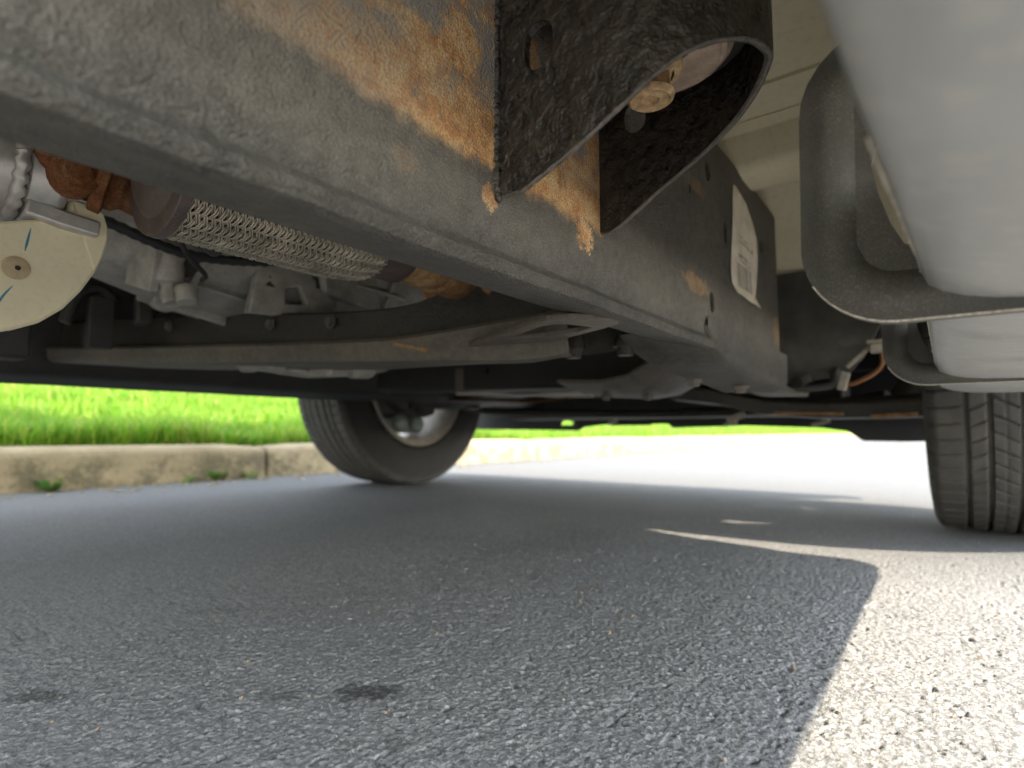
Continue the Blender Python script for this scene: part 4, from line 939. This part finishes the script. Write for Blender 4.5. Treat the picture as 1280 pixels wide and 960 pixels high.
MB().tube(smooth_path([(-0.496, 0.184, 0.368), (-0.496, 0.190, 0.366), (-0.496, 0.199, 0.364), (-0.497, 0.206, 0.362), (-0.50, 0.24, 0.354)], 4), [0.020] * 3 + [0.023] * 4 + [0.021] * 4 + [0.018] * 6, 20).build('rubber_boot', 'rubber', truck, smooth=50)

# --- cream plastic shield with a clip and pen marks
sh = [(0.030, 0.331), (0.060, 0.327), (0.0929, 0.326), (0.112, 0.333), (0.1285, 0.3405), (0.1300, 0.3530), (0.136, 0.3540), (0.1455, 0.3545), (0.1520, 0.3490), (0.1550, 0.3400), (0.1555, 0.3290), (0.1530, 0.3160), (0.1485, 0.3030), (0.1410, 0.2880), (0.1310, 0.2730), (0.1180, 0.2610), (0.1050, 0.2545), (0.0900, 0.2495), (0.070, 0.247), (0.045, 0.249), (0.02, 0.256), (0.0, 0.27), (0.0, 0.325)]
mb = MB().plate(sh, [], (-0.500, 0, 0), (0, 1, 0), (0, 0, 1), (-1, 0, 0), 0.012)
shield = mb.build('plastic_shield', 'shield', truck, smooth=30, bevel=0.0022, label='cream plastic shield with blue pen marks')
MB().box((-0.58, 0.06, 0.335), (0.15, 0.02, 0.005), (0, 0.5, 0)).build('shield_stay', 'chassis', shield, bevel=0.001)
# raised flange beyond the crease
fl2 = [(0.1315, 0.3525), (0.1450, 0.3535), (0.1512, 0.3485), (0.1541, 0.3400), (0.1546, 0.3290), (0.1522, 0.3162), (0.1478, 0.3040), (0.1430, 0.3160), (0.1375, 0.3330)]
MB().plate(fl2, [], (-0.4985, 0, 0), (0, 1, 0), (0, 0, 1), (-1, 0, 0), 0.003).build('shield_flange', 'shield', shield, bevel=0.0012)
MB().lathe([(0.0, 0), (0.0, 0.0018), (0.0005, 0.0022), (0.0005, 0.0060), (0.0015, 0.0078), (0.003, 0.0080)], (-0.4975, 0.1032, 0.2961), (-1, 0, 0), 24).build('push_clip', 'clip', shield, smooth=40)
MB().lathe([(0, 0), (0, 0.0016), (0.001, 0.0018)], (-0.4972, 0.1036, 0.2958), (-1, 0, 0), 12).build('clip_pin', 'blackplastic', shield)
for a, b, c in (((0.1095, 0.3255), (0.1082, 0.3155), (0.1072, 0.3090)), ((0.1020, 0.2835), (0.0975, 0.2755), (0.0945, 0.2675))):
    pts = smooth_path([(-0.49985, p[0], p[1]) for p in (a, b, c)], 5)
    mk = MB(); mk.rings([[(p.x, p.y - (0.00025 + 0.0006 * math.sin(PI * i / (len(pts) - 1))), p.z), (p.x, p.y + 0.00025 + 0.0004 * math.sin(PI * i / (len(pts) - 1)), p.z)] for i, p in enumerate(pts)])
    mk.build('pen_mark', 'pen', shield, smooth=0)
# dim brackets and lines in the dark behind the shield
db = MB().tube(smooth_path([(-0.93, 0.245, 0.33), (-0.93, 0.26, 0.372), (-0.93, 0.285, 0.382), (-0.93, 0.305, 0.365)], 5), 0.008, 10).box((-0.93, 0.285, 0.335), (0.02, 0.03, 0.07)).build('line_bracket', 'chassis', truck, smooth=40, bevel=0.002)
MB().box((-0.98, 0.20, 0.36), (0.05, 0.04, 0.16)).build('support_post', 'chassis', truck, bevel=0.006)
MB().box((-0.88, 0.32, 0.352), (0.016, 0.02, 0.04)).build('sensor', 'cross', truck, bevel=0.003)
MB().box((-1.1, -0.35, 0.44), (0.30, 0.7, 0.16)).build('fuel_tank', 'blackplastic', truck, bevel=0.04, seg=4)

# --- lines, conduits and fasteners under the floor
MB().tube(smooth_path([(-0.60, -0.6, 0.47), (-0.60, 0.10, 0.455), (-0.62, 0.30, 0.44), (-0.60, 0.50, 0.43), (-0.55, 0.80, 0.44), (-0.50, 1.05, 0.42)], 6), 0.0045, 8).build('brake_line', 'washer', truck)
MB().tube(smooth_path([(-0.98, -0.5, 0.42), (-0.97, 0.15, 0.415), (-0.95, 0.35, 0.43), (-0.93, 0.60, 0.45), (-0.92, 1.0, 0.44)], 6), 0.0055, 8).build('fuel_line', 'chassis', truck)
cp = smooth_path([(-0.66, 0.20, 0.395), (-0.665, 0.28, 0.382), (-0.655, 0.36, 0.390), (-0.64, 0.46, 0.415), (-0.63, 0.62, 0.43)], 14)
MB().tube(cp, [0.0062 if (i // 1) % 2 else 0.0050 for i in range(len(cp))], 10).build('wiring_conduit', 'blackplastic', truck, smooth=30)
MB().tube(smooth_path([(-0.62, 0.245, 0.40), (-0.635, 0.27, 0.372), (-0.66, 0.30, 0.362), (-0.70, 0.315, 0.365)], 6), 0.0028, 8).build('sensor_lead', 'rubber', truck)
MB().lathe([(0, 0), (0, 0.007), (0.016, 0.0075), (0.016, 0.011), (0.022, 0.011), (0.04, 0.006)], (-0.615, 0.235, 0.392), (-0.3, 0.3, 0.6), 8).build('oxygen_sensor', 'washer', truck, smooth=30)
for (x, y, z) in ((-0.255, 0.72, 0.2485), (-0.225, 0.82, 0.2445), (-0.30, 0.955, 0.263), (-0.44, 1.00, 0.250), (-0.52, 0.99, 0.2515)):
    MB().lathe([(-0.006, 0), (-0.006, 0.0075), (0.0, 0.008), (0.0, 0.0115), (0.003, 0.0115)], (x, y, z), (0, 0, 1), 6).build('flange_bolt', 'lip', truck, smooth=30)
for (x, y, z) in ((-0.60, 0.405, 0.300), (-0.70, 0.384, 0.306), (-0.92, 0.350, 0.322)):
    MB().lathe([(-0.004, 0), (-0.004, 0.006), (0.0, 0.0065), (0.0, 0.009), (0.002, 0.009)], (x, y + 0.019, z + 0.02), (0, 1, 0), 6).build('stud', 'lip', cross, smooth=30)
# grit on the road
gr = MB()
for k in range(260):
    x = random.uniform(-0.7, 0.35); y = random.uniform(0.12, 1.3); r0 = random.uniform(0.0006, 0.0017)
    gr.lathe([(-r0 * .6, 0), (-r0 * .3, r0 * .9), (r0 * .3, r0), (r0 * .7, 0)], (x, y, 0.0010), (random.uniform(-.6, .6), random.uniform(-.6, .6), 1), 5)
for (x, y, r0) in ((-0.0736, 0.547, 0.0022), (-0.066, 0.445, 0.0020), (-0.055, 0.70, 0.0018), (-0.33, 0.56, 0.0018)):
    gr.lathe([(-r0 * .6, 0), (-r0 * .3, r0 * .9), (r0 * .3, r0), (r0 * .7, 0)], (x, y, 0.0012), (0.2, 0.3, 1), 6)
gro = gr.build('road_grit', 'grit', smooth=0); tagged(gro, 'fine tan grit scattered over the near asphalt', 'grit', kind='stuff')

# --- wheels
AX_Y, AX_Z = 1.45, 0.360
def tread_depth(x, th):
    """groove depth at lateral x (metres from the middle) and angle th"""
    ax = np.abs(x); d = np.zeros_like(x)
    def groove(c, w, dep): return dep * np.clip((w / 2 - np.abs(ax - c)) / 0.0012 + 0.5, 0, 1)
    for c, w, dep in ((0.0, 0.007, 0.007), (0.038, 0.007, 0.007), (0.067, 0.006, 0.0065), (0.019, 0.0016, 0.003)): d = np.maximum(d, groove(c, w, dep))
    arc = th * 0.36
    def slots(pitch, slope, w, dep, lo, hi, ph):
        u = (arc + slope * (x - 0) + ph) / pitch; fr = np.abs(u - np.round(u)) * pitch
        return np.where((ax > lo) & (ax < hi), dep * np.clip((w / 2 - fr) / 0.0010 + 0.5, 0, 1), 0)
    P0 = 2 * PI * 0.36 / 78
    s_ = np.sign(x)
    d = np.maximum(d, slots(P0, 0.10 * s_, 0.0030, 0.005, 0.069, 0.125, 0))
    d = np.maximum(d, slots(P0, 0.55 * s_, 0.0026, 0.0045, 0.040, 0.066, 0.008))
    d = np.maximum(d, slots(P0, -0.60 * s_, 0.0024, 0.0040, 0.004, 0.036, 0.014))
    return d
def tyre_mesh():
    NA = 936
    xt = np.linspace(-0.1155, 0.1155, 117)
    prof = []
    def crown(x): return 0.360 - 0.0035 * (np.abs(x) / 0.1) ** 2 - 0.010 * np.clip((np.abs(x) - 0.102) / 0.0135, 0, 1) ** 2
    side = [(0.1180, 0.337), (0.1192, 0.325), (0.1195, 0.318), (0.1205, 0.312), (0.1218, 0.300), (0.1222, 0.286), (0.1210, 0.270), (0.1185, 0.255), (0.1165, 0.247), (0.1170, 0.243), (0.1130, 0.233), (0.1070, 0.226), (0.098, 0.221)]
    px = np.concatenate([[-a for a, b in side][::-1], xt, [a for a, b in side]]); pr = np.concatenate([[b for a, b in side][::-1], crown(xt), [b for a, b in side]])
    th = np.linspace(0, 2 * PI, NA, endpoint=False)
    PX, TH_ = np.meshgrid(px, th); PR = np.broadcast_to(pr, PX.shape).copy()
    istread = np.abs(PX) <= 0.1156
    PR -= np.where(istread | (np.abs(PX) < 0.118), tread_depth(PX, TH_), 0) * np.clip((0.1185 - np.abs(PX)) / 0.004, 0, 1)
    # raised blocks of sidewall ribbing
    X = PX; Y = PR * np.sin(TH_); Z = PR * np.cos(TH_)
    Z = np.where(Z < -0.3572, -0.3572 + (Z + 0.3572) * 0.12, Z)
    nx = len(px); co = np.stack([X, Y, Z], -1).reshape(-1, 3).astype(np.float32)
    i = np.arange(NA)[:, None] * nx + np.arange(nx - 1)[None, :]; j = ((np.arange(NA) + 1) % NA)[:, None] * nx + np.arange(nx - 1)[None, :]
    q = np.stack([i, i + 1, j + 1, j], -1).reshape(-1, 4).astype(np.int32)
    me = bpy.data.meshes.new('tyre'); me.vertices.add(len(co)); me.vertices.foreach_set('co', co.ravel())
    me.loops.add(q.size); me.loops.foreach_set('vertex_index', q.ravel()); me.polygons.add(len(q)); me.polygons.foreach_set('loop_start', np.arange(0, q.size, 4, dtype=np.int32))
    me.update(calc_edges=True); me.validate(); me.materials.append(M['tyre']); me.shade_smooth(); me.set_sharp_from_angle(angle=R(50))
    return me
tyre_me = tyre_mesh()
def wheel(x, inward, label):
    """inward: +1 if the truck's centre lies towards +X"""
    wroot = bpy.data.objects.new('wheel', None); wroot.location = (x, AX_Y, AX_Z - 0.0022)
    link(wroot, truck); wroot['label'] = label
    ty = bpy.data.objects.new('tyre', tyre_me); COL.objects.link(ty); ty.parent = wroot
    if inward < 0: ty.rotation_euler = (0, 0, 0)
    else: ty.rotation_euler = (0, 0, PI)
    s = inward
    def part(mb, name, mat, **kw):
        o = mb.build(name, mat, None, **kw); o.parent = wroot; return o
    # barrel, lip, drop centre
    part(MB().lathe([(s * 0.100, 0.200), (s * 0.108, 0.2195), (s * 0.113, 0.2235), (s * 0.116, 0.2215), (s * 0.113, 0.2150), (s * 0.098, 0.2085), (s * 0.085, 0.2040), (s * 0.05, 0.198), (s * -0.02, 0.188), (s * -0.06, 0.188), (s * -0.09, 0.200), (s * -0.110, 0.2225), (s * -0.115, 0.2225)], (0, 0, 0), (1, 0, 0), 72), 'rim', 'rim', smooth=35)
    sp = MB()
    for k in range(6):
        a = 2 * PI * k / 6 + 0.3
        ca, sa = math.cos(a), math.sin(a)
        fr = []
        for r_, wd, dp in ((0.05, 0.034, -0.045), (0.10, 0.024, -0.050), (0.15, 0.022, -0.055), (0.196, 0.034, -0.070)):
            fr.append([(s * (dp + t * 0.012), ca * r_ - sa * w_ * wd, sa * r_ + ca * w_ * wd) for (w_, t) in ((-1, -1), (1, -1), (0.8, 1), (-0.8, 1))])
        sp.rings(fr, closed_row=True)
    sp.lathe([(s * -0.035, 0.0), (s * -0.035, 0.070), (s * -0.060, 0.075), (s * -0.075, 0.05), (s * -0.075, 0)], (0, 0, 0), (1, 0, 0), 32)
    part(sp, 'spokes', 'rim', smooth=40)
    part(MB().lathe([(s * 0.000, 0.06), (s * 0.000, 0.152), (s * 0.012, 0.152), (s * 0.012, 0.10), (s * 0.055, 0.095), (s * 0.06, 0.0)], (0, 0, 0), (1, 0, 0), 48), 'brake_disc', 'edge_grey', smooth=35)
    cal = MB(); cal.box((s * 0.02, -0.02, -0.150), (0.075, 0.17, 0.055)); cal.lathe([(0, 0), (0, 0.032), (s * 0.03, 0.030), (s * 0.034, 0)], (s * 0.05, 0.03, -0.145), (1, 0, 0), 18); cal.lathe([(0, 0), (0, 0.030), (s * 0.03, 0.028), (s * 0.034, 0)], (s * 0.05, -0.05, -0.140), (1, 0, 0), 18)
    part(cal, 'brake_caliper', 'hub', smooth=40, bevel=0.012, seg=3)
    return wroot
wheel(0.090, -1, 'front wheel on the street side, its dusty tread facing the camera')
wheel(-1.620, 1, 'front wheel on the kerb side with its rim and brake showing')
